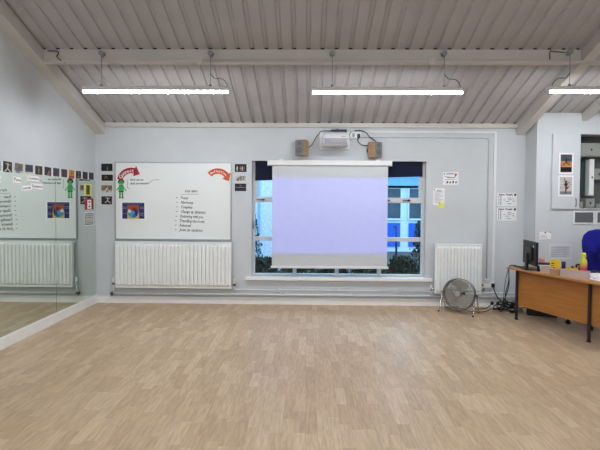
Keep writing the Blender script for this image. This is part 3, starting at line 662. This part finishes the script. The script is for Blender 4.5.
pj = empty('projector', (.47, YB, 2.52), 'white short-throw projector on a wall plate above the screen', 'projector')
M().box(-.28, .185, -.02, 0, -.112, .165, 'white_plastic', .008).build('wall_plate', pj)
M().box(-.04, .04, -.2, -.02, .06, .1, 'white_plastic', .005).build('arm', pj)
prof = [(-.12, .098), (-.30, .098), (-.375, .068), (-.40, .015), (-.395, -.07), (-.36, -.1), (-.12, -.105)]
bm_ = M(); cs = [(-.252, .76, .0), (-.24, .92, 0), (-.21, 1, 0), (.10, 1, 0), (.128, .92, 0), (.14, .76, 0)]
vs = []
for x, k_, _ in cs: vs += [(x, -.26 + (y + .26) * k_, z * k_) for y, z in prof]
n = len(prof); fs = [(j * n + i, (j + 1) * n + i, (j + 1) * n + (i + 1) % n, j * n + (i + 1) % n) for j in range(len(cs) - 1) for i in range(n)] + [list(range(n)), [(len(cs) - 1) * n + i for i in range(n)][::-1]]
bm_.at((0, 0, .013)).add(vs, fs, 'projector_grey')
bm_.build('body', pj)
M().prism([(-.215, -.062), (.105, -.062), (.12, .012), (-.23, .012)], 0, .008, 'projector_panel').build('front_panel', pj).matrix_local = on_back(0, 0, -.392)
M().text('projector'[:0] or 'EPSON', -.205, -.035, .026, .001, 'navy_print').build('maker_mark', pj).matrix_local = on_back(0, 0, -.4)
M().prism([(.02, .03), (.09, .03), (.09, .045), (.02, .045)], 0, .003, 'grey_plastic').build('vent_slots', pj).matrix_local = on_back(0, 0, -.397)
M().box(-.11, .13, -.08, -.02, .166, .19, 'black_plastic', .004).box(-.025, .0, -.07, -.04, .19, .205, 'blue_print', .003).build('cable_box', pj)
M().tube(smooth_path([(.10, -.05, .17), (.14, -.06, .12), (.1, -.08, .14), (.15, -.06, .09), (.2, -.05, .16)]), .005, 'black_rubber_and_shade', 6).build('cable', pj)

def speaker(x, z, yaw, label):
    e = empty('loudspeaker', (x, YB - .12, z), label, 'speaker', 'pair of wall loudspeakers', (0, 0, yaw))
    M().box(-.075, .075, -.07, .07, -.118, .118, 'speaker_wood', .004).build('cabinet', e)
    M().box(-.07, .07, -.082, -.07, -.112, .112, 'speaker_grille', .004).build('grille', e)
    d = M(); 
    d.cyl((0, -.0825, -.04), (0, -.085, -.04), .05, 'speaker_cone', 24); d.cyl((0, -.0825, .06), (0, -.085, .06), .032, 'speaker_cone', 24)
    d.build('cone', e)
    M().box(-.02, .02, .07, .12 / math.cos(yaw), -.03, .03, 'black_metal').build('wall_bracket', e)
speaker(-.082, 2.42, R(-30), 'wood cased loudspeaker on the wall left of the projector')
speaker(1.022, 2.395, R(36), 'wood cased loudspeaker on the wall right of the projector')
def cable(pts, r, label, group, mt='black_rubber_and_shade', name='cable', n_=6):
    m = M().tube(smooth_path(pts, n_), r, mt, 6)
    return tag(m.build(name), label, 'cable', group)
GC = 'cables around the projector'
cable([(-.02, 6.8, 2.42), (.02, 6.81, 2.44), (.07, 6.81, 2.48), (.12, 6.81, 2.57), (.16, 6.81, 2.63), (.22, 6.80, 2.69), (.37, 6.8, 2.695)], .006, 'thin dark cable from the left loudspeaker to the projector', GC)
cable([(.72, 6.79, 2.70), (.82, 6.8, 2.70), (.90, 6.8, 2.67), (.95, 6.8, 2.61), (1.02, 6.79, 2.56), (1.06, 6.74, 2.515)], .007, 'black cable from the sockets down to the right loudspeaker top', GC)
cable([(.777, 6.79, 2.60), (.78, 6.80, 2.57), (.775, 6.80, 2.545), (.81, 6.80, 2.50), (.86, 6.80, 2.475), (.95, 6.78, 2.475)], .006, 'black cable looping from the plug to the right loudspeaker side', GC)
cable([(.62, 6.79, 2.62), (.64, 6.8, 2.58), (.68, 6.8, 2.57), (.72, 6.8, 2.595), (.70, 6.8, 2.62)], .006, 'pale cable loop under the projector sockets', GC, 'conduit_grey')
so = empty('wall_socket', (.735, YB, 2.628), 'white double socket on the wall right of the projector', 'socket')
M().box(-.085, .09, -.03, 0, -.046, .046, 'white_plastic', .006).build('faceplate', so)
M().box(-.045, -.01, -.036, -.03, -.025, .03, 'grey_plastic', .002).build('switch', so)
M().box(.03, .075, -.07, -.03, -.045, .02, 'black_plastic', .008).build('plug', so)
# trunking and conduit
tr = M().box(.868, 2.9, YB - .02, YB, 2.67, 2.698, 'white_plastic', .003).box(2.862, 2.9, YB - .022, YB, .105, 2.67, 'white_plastic', .003)
tag(tr.build('cable_trunking'), 'white cable trunking along the wall top and down beside the radiator', 'trunking')
cd = empty('conduit', (2.785, YB, 0), 'thin grey conduit running down the wall to the socket', 'conduit')
M().tube([(-1.96, -.012, 2.6), (-.06, -.012, 2.6), (-.02, -.012, 2.59), (0, -.012, 2.555), (0, -.0095, .43)], .0085, 'conduit_grey', 10).build('pipe_run', cd)
for zz in (2.1, 1.55, 1.05): M().box(-.022, .022, -.022, 0, zz - .008, zz + .008, 'conduit_grey').build('saddle_clip', cd)
M().box(-.04, .04, -.04, 0, .36, .43, 'conduit_grey', .008).build('end_box', cd)
s2 = empty('wall_socket', (2.815, YB, .335), 'white double socket low on the wall beside the short radiator', 'socket')
M().box(-.075, .075, -.035, 0, -.045, .045, 'white_plastic', .006).build('faceplate', s2)
M().box(.03, .075, -.08, -.035, -.03, .03, 'black_plastic', .01).build('plug', s2)
s3 = empty('fused_spur', (2.715, YB, .335), 'small cream switch beside the short radiator', 'switch')
M().box(-.022, .022, -.03, 0, -.05, .05, 'cream_plastic', .005).build('faceplate', s3)
M().box(-.01, .01, -.034, -.03, -.012, .012, 'black_plastic', .002).build('rocker', s3)

# the projector throws its picture: a spot lamp shaped to the picture on the screen
ld = bpy.data.lights.new('projector_lamp', 'SPOT'); ld.spot_size = R(170); ld.spot_blend = 0; ld.shadow_soft_size = .004; ld.energy = 1.0
LP = Vector((.42, 6.47, 2.40)); ld.use_nodes = True; nt = ld.node_tree; N, L = nt.nodes, nt.links
em = N['Emission'] if 'Emission' in N else N.new('ShaderNodeEmission')
tc = N.new('ShaderNodeTexCoord'); se = N.new('ShaderNodeSeparateXYZ'); L.new(tc.outputs['Normal'], se.inputs[0])
def mth(op, a, bb=None):
    n_ = N.new('ShaderNodeMath'); n_.operation = op
    for i, v in enumerate((a, bb)):
        if v is None: continue
        if isinstance(v, (int, float)): n_.inputs[i].default_value = v
        else: L.new(v, n_.inputs[i])
    return n_.outputs[0]
dist = 6.70 - LP.y
dy = mth('MAXIMUM', mth('ABSOLUTE', se.outputs['Y']), .01); sc_ = mth('DIVIDE', dist, dy)
PS = 1.0
hx = mth('MULTIPLY', mth('MULTIPLY', se.outputs['X'], PS), sc_); hz = mth('MULTIPLY', mth('ABSOLUTE', se.outputs['Z']), sc_)
inx = mth('MULTIPLY', mth('GREATER_THAN', hx, -.527 - LP.x), mth('LESS_THAN', hx, 1.225 - LP.x))
inz = mth('MULTIPLY', mth('GREATER_THAN', hz, LP.z - 1.966), mth('LESS_THAN', hz, LP.z - .815))
fwd = mth('GREATER_THAN', se.outputs['Y'], 0.)
msk = mth('MULTIPLY', mth('MULTIPLY', inx, inz), fwd)
st = mth('MULTIPLY', msk, mth('DIVIDE', 1., mth('POWER', dy, 3.)))
L.new(mth('MULTIPLY', st, 1.0), em.inputs['Strength']); em.inputs['Color'].default_value = (.02, .05, 1., 1)
L.new(em.outputs[0], N['Light Output'].inputs[0] if 'Light Output' in N else N['Material Output'].inputs[0])
lo = bpy.data.objects.new('projector_lamp', ld); COL.objects.link(lo); lo.location = LP
ld.energy = 1.15

# ------------------------------------------------------------------ hanging tube lights
def fitting(x0, length, y, z, label, drops, group, dz):
    e = empty('tube_light', (x0, y, z), label, 'light', group)
    M().extrude_x([(-.03, .06), (.03, .06), (.036, .045), (.036, .01), (-.036, .01), (-.036, .045)], 0, length, 'white_plastic').box(-.012, 0, -.036, .036, -.02, .056, 'white_plastic', .004).box(length, length + .012, -.036, .036, -.02, .056, 'white_plastic', .004).build('housing', e)
    M().extrude_x([(-.03, .01), (.03, .01), (.03, .002), (.02, -.01), (-.02, -.01), (-.03, .002)], .001, length - .001, 'tube_glow').build('diffuser', e)
    for d in drops:
        M().cyl((d, .0, .05), (d, .0, dz), .0042, 'grey_plastic', 6).cyl((d, 0, .055), (d, 0, .085), .018, 'grey_plastic', 10).build('hanging_rod', e)
        M().cyl((d, .045, dz), (d, -.02, dz), .03, 'grey_plastic', 16).build('ceiling_rose', e)
    return e
GL = 'hanging tube lights'
f1 = fitting(-2.645, 1.71, 5.2, 2.893, 'lit tube light hanging above the whiteboard', (.21, 1.5), GL, .455)
f2 = fitting(.06, 1.735, 5.2, 2.89, 'lit tube light hanging above the projector screen', (.225, 1.53), GL, .458)
f3 = fitting(2.80, 1.75, 5.2, 2.905, 'lit tube light hanging at the right, above the desk corner', (.24, 1.5), GL, .458)
for e, d, a, s_ in ((f1, 1.5, .2, 1), (f2, 1.53, .19, 1), (f3, .24, -.2, -1)):
    M().tube(smooth_path([(d, 0, .22), (d + a * .25, -.01, .16), (d + a * .7, -.01, .15), (d + a * .95, 0, .1), (d + a, 0, .055)]), .005, 'dark_grey_plastic', 6).build('power_cable', e)
for y in (1.7, -1.8):  # unseen rows added behind the camera to brighten the room
    for x0, w_ in ((-2.669, 'left'), (.045, 'middle'), (2.8, 'right')):
        fitting(x0, 1.75, y, 2.9, 'unseen lit tube light added in the %s of the %s row behind the camera' % (w_, 'first' if y > 0 else 'second'), (.22, 1.5), GL, roof_z(y) - 2.9 - .0)
cp_ = M().cyl((-1.28, 5.225, 3.266), (7.0, 5.225, 3.266), .012, 'beam_paint', 10)
cdt = empty('ceiling_conduit', (0, 0, 0), 'cream conduit running along the underside of the ceiling beam', 'conduit')
cp_.build('pipe_run', cdt)
for xx in (-1.28, 1.45): M().cyl((xx, 5.24, 3.258), (xx, 5.205, 3.258), .04, 'beam_paint', 18).build('junction_box', cdt)
cable([(-3.1, 5.24, 3.385), (-2.98, 5.24, 3.38), (-2.975, 5.24, 3.34), (-2.99, 5.24, 3.32), (-2.94, 5.24, 3.27), (-2.9, 5.27, 3.25)], .005, 'thin black cable at the left end of the ceiling beam', None)
cable([(2.83, 5.24, 3.29), (2.83, 5.24, 3.38), (2.86, 5.24, 3.385), (3.0, 5.24, 3.37)], .005, 'thin black cable at the right end of the ceiling beam', None)

# ------------------------------------------------------------------ floor fan
fc = Vector((2.235, 6.44, .268)); ax_yaw = math.atan2(-.8, -.6)
fan = empty('floor_fan', (fc.x, fc.y, 0), 'chrome drum floor fan standing in front of the short radiator', 'fan', None, (0, 0, ax_yaw + PI / 2))
# local: fan faces -y, tilted up a little
tilt = Matrix.Translation((0, 0, fc.z)) @ Matrix.Rotation(R(-12), 4, 'X')
def tp(x, y, z): return tilt @ Vector((x, y, z))
Rf = .222
gr = M()
def dome(r, front): return (-.055 - .03 * (1 - (r / Rf) ** 2)) if front else (.055 + .035 * (1 - (r / Rf) ** 2))
axv = tilt.to_3x3() @ Vector((0, 1, 0))
def grille(front):
    g = M()
    for i in range(17 if front else 12):
        r_ = .04 + (Rf - .04) * i / (16 if front else 11); g.ring(tp(0, dome(r_, front), 0), axv, r_, .0012 if i < (16 if front else 11) else .006, 'fan_wire' if front else 'black_metal', 44, 4)
    for i in range(26 if front else 16):
        a = 2 * PI * i / (26 if front else 16)
        g.tube([tp(r_ * math.cos(a + (r_ - .04) * 2.2), dome(r_, front), r_ * math.sin(a + (r_ - .04) * 2.2)) for r_ in (.04, .1, .16, Rf)], .0015, 'chrome' if front else 'black_metal', 4)
    if front: g.tube([tp(0, dome(0, 1) - .004, 0), tp(0, dome(0, 1) + .006, 0)], .042, 'fan_blade', 24)
    return g
grille(True).build('front_grille', fan); grille(False).build('rear_grille', fan)
dr = M(); nn = 44
dr.add([tp((Rf + .002) * math.cos(2 * PI * i / nn), y_, (Rf + .002) * math.sin(2 * PI * i / nn)) for y_ in (-.055, .055) for i in range(nn)], [(i, (i + 1) % nn, nn + (i + 1) % nn, nn + i) for i in range(nn)], 'fan_wire', True)
dr.build('drum', fan)
for k_ in range(3):
    bl_ = M(); a0 = k_ * 2 * PI / 3 + .5; vs = []
    for i in range(7):
        a = a0 + i * .27 - .1
        for j, r_ in enumerate((.035, .09, .15, .2)):
            vs.append(tp(r_ * math.cos(a + j * .1), -.03 + .05 * i / 6 - .004 * j, r_ * math.sin(a + j * .1)))
    bl_.add(vs, [(i * 4 + j, i * 4 + j + 1, i * 4 + j + 5, i * 4 + j + 4) for i in range(6) for j in range(3)], 'fan_blade', True)
    bl_.build('blade', fan)
M().tube([tp(0, -.04, 0), tp(0, .05, 0)], .036, 'fan_blade', 20).build('hub', fan)
M().tube([tp(0, .04, 0), tp(0, .05, 0), tp(0, .13, 0), tp(0, .14, 0)], [.05, .062, .058, .045], 'navy_plastic', 24).build('motor', fan)
for sx in (-1, 1):
    x = sx * (Rf + .022)
    M().tube(smooth_path([(x, -.15, .014), (x, -.13, .02), (x, -.03, .24), (x, 0, .268), (x, .03, .24), (x, .12, .02), (x, .14, .014)], 5), .009, 'chrome', 8).build('stand', fan)
    M().tube([tp(sx * Rf, 0, 0), tp(sx * (Rf + .04), 0, 0)], .016, 'black_plastic', 14).build('pivot_knob', fan)
    for yy in (-.15, .14): M().cyl((x, yy - .012, .011), (x, yy + .012, .011), .0105, 'black_rubber_and_shade', 12).build('foot', fan)
for yy in (.14,): M().cyl((-Rf - .022, yy, .014), (Rf + .022, yy, .014), .008, 'chrome', 8).build('cross_bar', fan)

# ------------------------------------------------------------------ desk
DU = Vector((.374, -.927, 0)); DV = Vector((.927, .374, 0)); D0 = Vector((2.912, 6.083, 0)); DYAW = math.atan2(-.927, .374)   # local x = along the desk, local y = towards the sitter
def desk_pt(u, v, z=.73): return D0 + DU * u + DV * v + Vector((0, 0, z))
dk = empty('desk', D0, 'wooden teacher desk with black metal legs at the right', 'desk', None, (0, 0, DYAW))
M().box(-.04, 1.27, -.165, .60, .705, .73, 'desk_top_wood', .004).build('desktop', dk)
M().box(-.01, 1.22, .0, .018, .195, .7, 'desk_wood').build('modesty_panel', dk)
for u_, v_ in ((0, -.014), (1.03, -.014), (0, .54), (1.03, .54)):
    M().box(u_ - .014, u_ + .014, v_ - .014, v_ + .014, .012, .705, 'black_metal', .003).box(u_ - .018, u_ + .018, v_ - .016, v_ + .016, 0, .014, 'black_rubber_and_shade').build('leg', dk)
M().box(.016, 1.02, .53, .55, .66, .705, 'black_metal').box(-.01, .01, 0, .53, .67, .705, 'black_metal').box(1.02, 1.04, .02, .53, .67, .705, 'black_metal').build('frame_rail', dk)

mo = empty('monitor', (2.965, 5.87, .73), 'black computer monitor seen from behind on the desk end', 'monitor', None, (0, 0, R(-97)))
# local: x along the screen, back faces -y
M().box(-.225, .225, -.012, .022, .065, .375, 'black_plastic', .006).build('casing', mo)
M().box(-.13, .13, -.035, -.01, .12, .31, 'black_plastic', .012).build('back_bulge', mo)
M().box(-.2, .2, .022, .0235, .09, .355, 'window_dark').build('screen', mo)
M().box(-.035, .035, -.055, -.025, .012, .22, 'black_plastic', .008).build('stand_column', mo)
M().box(-.12, .12, -.1, .1, 0, .014, 'black_plastic', .006).build('stand_base', mo)
M().rect(.13, .165, .30, .33, .0, 'paper').build('sticker', mo).matrix_local = on_back(0, 0, -.0135)

def bx(name, u, v, rz, w_, d_, h_, mt, label, cat, z=.73, open_top=False, group=None):
    m = M()
    if open_top:
        t = .006; m.box(-w_ / 2, w_ / 2, -d_ / 2, d_ / 2, 0, t, mt); m.box(-w_ / 2, w_ / 2, -d_ / 2, -d_ / 2 + t, t, h_, mt).box(-w_ / 2, w_ / 2, d_ / 2 - t, d_ / 2, t, h_, mt)
        m.box(-w_ / 2, -w_ / 2 + t, -d_ / 2 + t, d_ / 2 - t, t, h_, mt).box(w_ / 2 - t, w_ / 2, -d_ / 2 + t, d_ / 2 - t, t, h_, mt)
    else: m.box(-w_ / 2, w_ / 2, -d_ / 2, d_ / 2, 0, h_, mt, min(.004, h_ / 3))
    o = m.build(name, loc=desk_pt(u, v, z), rot=(0, 0, rz)); return tag(o, label, cat, group)
bx('desk_tray', .855, -.03, R(-42), .29, .12, .08, 'tray_pink', 'pinkish grey desk tray at the front edge of the desk', 'tray', open_top=True)
bx('wooden_box', .655, -.085, R(-60), .12, .10, .07, 'box_wood', 'small brown wooden box below the yellow box', 'box')
m = M().box(-.055, .055, -.02, .02, 0, .165, 'yellow_plastic', .003)
for k_, t in enumerate(('MAKE', 'YOUR', 'DAY')): pass
tx = M(); 
for k_ in range(4): tx.rect(-.045, -.045 + (.035, .03, .045, .04)[k_], .115 - .028 * k_, .127 - .028 * k_, .0, 'ink')
tx.disc(.03, .03, .01, .0, 'ink', 10)
o = m.build('yellow_box', loc=desk_pt(.545, .02), rot=(0, 0, R(-22))); tag(o, 'yellow upright card box with dark print on the desk', 'box')
tx.build('print', o).matrix_local = on_back(0, 0, -.0205)
bx('organiser_box', .50, -.06, R(-38), .13, .09, .078, 'tray_pink', 'small pinkish grey box in front of the papers by the monitor', 'box', open_top=True)
tag(M().tube([(0, 0, 0), (0, 0, .075)], .017, 'navy_plastic', 14).build('pen_pot', loc=desk_pt(.395, -.085)), 'small navy pot beside the monitor foot', 'pot')
m = M()
for k_ in range(9): m.at((0, 0, .003 + .006 * k_), (0, 0, .06 * (k_ % 3))).box(-.12, .12, -.09, .09, -.003, .003, 'paper')
m.T = Matrix.Identity(4)
tag(m.build('paper_stack', loc=desk_pt(.285, .23), rot=(0, 0, R(-30))), 'stack of white papers on the desk behind the monitor', 'papers')
tag(M().box(-.1, .1, -.05, .05, 0, .022, 'black_plastic', .006).build('phone', loc=desk_pt(.25, .22, .7845), rot=(0, 0, R(-10))), 'black slab lying on the paper stack', 'device')
cup = M().lathe([(.033, 0), (.037, .01), (.039, .1), (.036, .115), (.033, .115), (.031, .02)], 'pink_ceramic', 28)
tag(cup.build('cup', loc=desk_pt(.075, .355)), 'pale pink cup on the desk right of the monitor', 'cup')
bx('stationery_tray', .53, .33, R(-10), .13, .09, .05, 'yellow_plastic', 'yellow stationery tray in the middle of the desk', 'tray', open_top=True)
tag(M().lathe([(.022, 0), (.025, .12), (.021, .12), (.018, .01)], 'navy_plastic', 16).build('pen_pot', loc=desk_pt(.47, .27)), 'small navy pen pot beside the yellow tray', 'pot')
st_ = M().box(-.065, .065, -.025, .025, 0, .03, 'black_plastic', .005).box(-.065, -.04, -.022, .022, .03, .065, 'black_plastic', .004).tube([(.015, -.018, .065), (.015, .018, .065)], .036, 'black_plastic', 24).tube([(.015, -.02, .065), (.015, .02, .065)], .02, 'faint_ink', 20)
tag(st_.build('tape_dispenser', loc=desk_pt(.56, .40), rot=(0, 0, R(-25))), 'black tape dispenser behind the yellow tray', 'tape dispenser')
tissue = M().prism([(-.03, -.02), (.02, -.025), (.035, .01), (.0, .022), (-.02, .012)], 0, .03, 'paper')
tag(tissue.build('tissue', loc=desk_pt(.84, -.03, .7362), rot=(.0, .0, .3)), 'crumpled white tissue in the desk tray', 'tissue')
bt = empty('drinks_bottle', desk_pt(.63, .42), 'yellow drinks bottle with a pink base on the desk', 'bottle')
M().lathe([(.034, 0), (.039, .008), (.04, .125), (.037, .15), (.023, .188), (.02, .198), (.02, .206)], 'bottle_paint').build('body', bt)
M().lathe([(.024, .204), (.026, .208), (.026, .24), (.02, .247)], 'lime_metal', 24).build('cap', bt)
M().ring((0, 0, .205), (0, 0, 1), .03, .005, 'lime_metal', 28, 6).build('collar', bt)
pp = M().box(-.11, .11, -.15, .15, 0, .006, 'paper')
for i in range(10):
    a, b_ = i * .63, (i + 1) * .63; pp.line(.06 * math.cos(a), .1 * math.sin(a), .06 * math.cos(b_), .1 * math.sin(b_), .012, .0065, 'blue_print')
tag(pp.build('loose_papers', loc=desk_pt(1.06, .14), rot=(0, 0, R(-80))), 'white sheet with a blue loop drawn on it, right end of the desk', 'papers')
pp = M().box(-.105, .105, -.148, .148, 0, .008, 'paper')
for i in range(6): pp.rect(-.08, .07, -.1 + .035 * i, -.095 + .035 * i, .0085, 'faint_ink')
tag(pp.build('loose_papers', loc=desk_pt(.86, .33), rot=(0, 0, R(-72))), 'white printed sheet on the desk behind the pinkish tray', 'papers')
tag(M().box(-.09, .09, -.05, .05, 0, .03, 'black_plastic', .01).build('pencil_case', loc=desk_pt(.76, .53), rot=(0, 0, R(-50))), 'black pencil case on the desk in front of the blue chair', 'case')
tag(M().box(-.19, .19, -.07, .07, 0, .16, 'black_plastic', .008).box(-.17, .17, -.074, -.07, .02, .14, 'black_metal').build('computer_tower', loc=(3.36, 6.30, 0), rot=(0, 0, R(-22))), 'black box lying on the floor beneath the desk', 'computer')

# ------------------------------------------------------------------ blue office chair
ch = empty('office_chair', (3.745, 5.80, 0), 'blue fabric high-backed office chair behind the desk', 'chair', None, (0, 0, DYAW))
# local x along the desk, local -y towards the desk; backrest on +y
out = [(-.12, .56), (-.17, .64), (-.215, .82), (-.245, 1.02), (-.25, 1.1), (-.235, 1.18), (-.19, 1.235), (-.1, 1.262), (0, 1.268)]
out = out + [(-x, z) for x, z in out[::-1][1:]]
bk = M(); n = len(out)
lay = [(-.0, .90), (-.035, .97), (-.05, 1.0), (.0, 1.0), (.02, .93)]
cx_, cz_ = 0, .92
vs = [(x * k_, .16 + dy_ + .03 * ((z - .6) / .6) + .05 * (x / .25) ** 2 * -1, cz_ + (z - cz_) * k_) for dy_, k_ in ((.052, .1), (.05, .5), (.045, .86), (.035, .96), (.01, 1.0), (-.02, .97), (-.03, .86), (-.034, .5), (-.034, .1)) for x, z in out]
fs = [(j * n + i, (j + 1) * n + i, (j + 1) * n + (i + 1) % n, j * n + (i + 1) % n) for j in range(8) for i in range(n)]
bk.add(vs, fs + [list(range(n))[::-1], [8 * n + i for i in range(n)]], 'chair_blue', True)
bk.build('backrest', ch)
M().box(-.24, .24, -.25, .2, .43, .51, 'chair_blue', .03).build('seat', ch)
M().tube(smooth_path([(0, .1, .42), (0, .24, .44), (0, .25, .6), (0, .22, .75)]), .022, 'black_plastic', 8).build('back_support', ch)
M().cyl((0, 0, .09), (0, 0, .43), .026, 'black_metal', 16).build('gas_lift', ch)
for i in range(5):
    a = i * 2 * PI / 5 + .3; c_, s_ = math.cos(a), math.sin(a)
    lg = M().tube([(0, 0, .1), (c_ * .15, s_ * .15, .095), (c_ * .27, s_ * .27, .075)], [.026, .02, .016], 'black_plastic', 8).build('leg', ch)
    M().cyl((c_ * .27 - s_ * .022, s_ * .27 + c_ * .022, .028), (c_ * .27 + s_ * .022, s_ * .27 - c_ * .022, .028), .028, 'black_rubber_and_shade', 16).cyl((c_ * .27, s_ * .27, .05), (c_ * .27, s_ * .27, .08), .01, 'black_metal', 8).build('castor', lg)

# ------------------------------------------------------------------ cable tangle by the desk
el = empty('extension_lead', (2.95, 6.74, 0), 'white extension strip on the floor by the desk leg', 'extension lead', None, (0, 0, R(-12)))
M().box(-.15, .15, -.03, .03, 0, .04, 'white_plastic', .006).build('strip_body', el)
for k_, xx in enumerate((-.1, -.02, .06)): M().box(xx - .022, xx + .022, -.025, .02, .04, .085, 'black_plastic', .008).build('plug', el)
GT = 'cable tangle between the socket and the desk'
cable([(2.87, 6.76, .32), (2.88, 6.74, .25), (2.92, 6.72, .16), (2.98, 6.66, .10), (3.05, 6.6, .08), (3.1, 6.5, .02)], .008, 'thick black cable dropping from the socket plug to the tangle', GT)
cable([(2.88, 6.08, .738), (2.84, 6.13, .736), (2.825, 6.16, .69), (2.84, 6.2, .5), (2.82, 6.25, .3), (2.86, 6.3, .12), (2.95, 6.4, .03)], .006, 'black cable hanging off the far end of the desk', GT)
cable([(2.99, 5.98, .745), (2.92, 6.05, .738), (2.85, 6.16, .738), (2.84, 6.2, .66), (2.87, 6.25, .45), (2.83, 6.28, .25), (2.80, 6.4, .05), (2.9, 6.5, .01)], .006, 'black monitor cable hanging beside the desk leg', GT)
cable([(2.95, 5.98, .745), (2.86, 6.02, .736), (2.81, 6.11, .738), (2.80, 6.17, .6), (2.82, 6.25, .52), (2.83, 6.3, .4), (2.84, 6.36, .2), (2.87, 6.5, .02)], .005, 'thin grey cable looping off the desk corner', GT, 'dark_grey_plastic')
cable([(2.45, 6.5, .1), (2.52, 6.56, .03), (2.62, 6.62, .008), (2.72, 6.66, .008), (2.8, 6.72, .03), (2.85, 6.73, .09)], .006, 'black fan cable along the floor to the extension strip', GT)
cable([(2.42, 6.45, .008), (2.55, 6.44, .008), (2.66, 6.5, .008), (2.78, 6.58, .03), (2.86, 6.66, .012), (3.0, 6.6, .008), (3.1, 6.45, .008)], .006, 'grey cable lying on the floor right of the fan', GT, 'dark_grey_plastic')
rnd = random.Random(5)
names = ['topmost black loop of the cable tangle', 'black cable coil nearest the extension strip', 'black cable coil at the desk leg', 'black cable coil lowest on the floor', 'dark grey cable coil in the tangle', 'black cable coil at the back of the tangle', 'second dark grey cable coil in the tangle', 'black cable coil reaching under the desk']
for i, lab in enumerate(names):
    cx, cy = 2.9 + .045 * i, 6.58 - .02 * i
    pts = [(cx + (.09 + .03 * rnd.random()) * math.cos(t * 1.1 + i), cy + (.055 + .03 * rnd.random()) * math.sin(t * 1.1 + i), .01 + .022 * (i % 4) + .12 * rnd.random() * (.5 + .5 * (i % 2))) for t in range(11)]
    cable(pts, .0065 if i % 2 else .008, lab, GT, 'dark_grey_plastic' if i in (4, 6) else 'black_rubber_and_shade')
tag(M().box(-.05, .05, -.03, .03, 0, .035, 'black_plastic', .006).build('power_adaptor', loc=(3.03, 6.45, 0), rot=(0, 0, .5)), 'black power adaptor on the floor under the cable tangle', 'adaptor')

# ------------------------------------------------------------------ world, camera, view
wd = bpy.data.worlds.new('World'); SC.world = wd; wd.use_nodes = True
bg = wd.node_tree.nodes['Background']; bg.inputs[0].default_value = (.5, .76, 1., 1); bg.inputs[1].default_value = 4.0
cam = bpy.data.cameras.new('Camera'); co = bpy.data.objects.new('Camera', cam); COL.objects.link(co)
cam.sensor_width = 36; cam.lens = 440 / 600 * 36; cam.clip_start = .05
yaw, pitch, roll = R(.9), R(1.6), R(.35)
F = Vector((-math.sin(yaw) * math.cos(pitch), math.cos(yaw) * math.cos(pitch), -math.sin(pitch)))
Rr = Vector((math.cos(yaw), math.sin(yaw), 0)); U = Rr.cross(F)
R2 = Rr * math.cos(roll) + U * math.sin(roll); U2 = -Rr * math.sin(roll) + U * math.cos(roll)
mw = Matrix((R2, U2, -F)).transposed().to_4x4(); mw.translation = (0, 0, 1.63)
co.matrix_world = mw
cam.shift_x = 0; cam.shift_y = -(225 - 212.25) / 600
SC.camera = co
SC.view_settings.view_transform = 'Standard'; SC.view_settings.look = 'None'; SC.view_settings.gamma = 1; SC.view_settings.use_curve_mapping = False
SC.view_settings.exposure = 0
SC.cycles.use_denoising = True
SC.cycles.max_bounces = 8
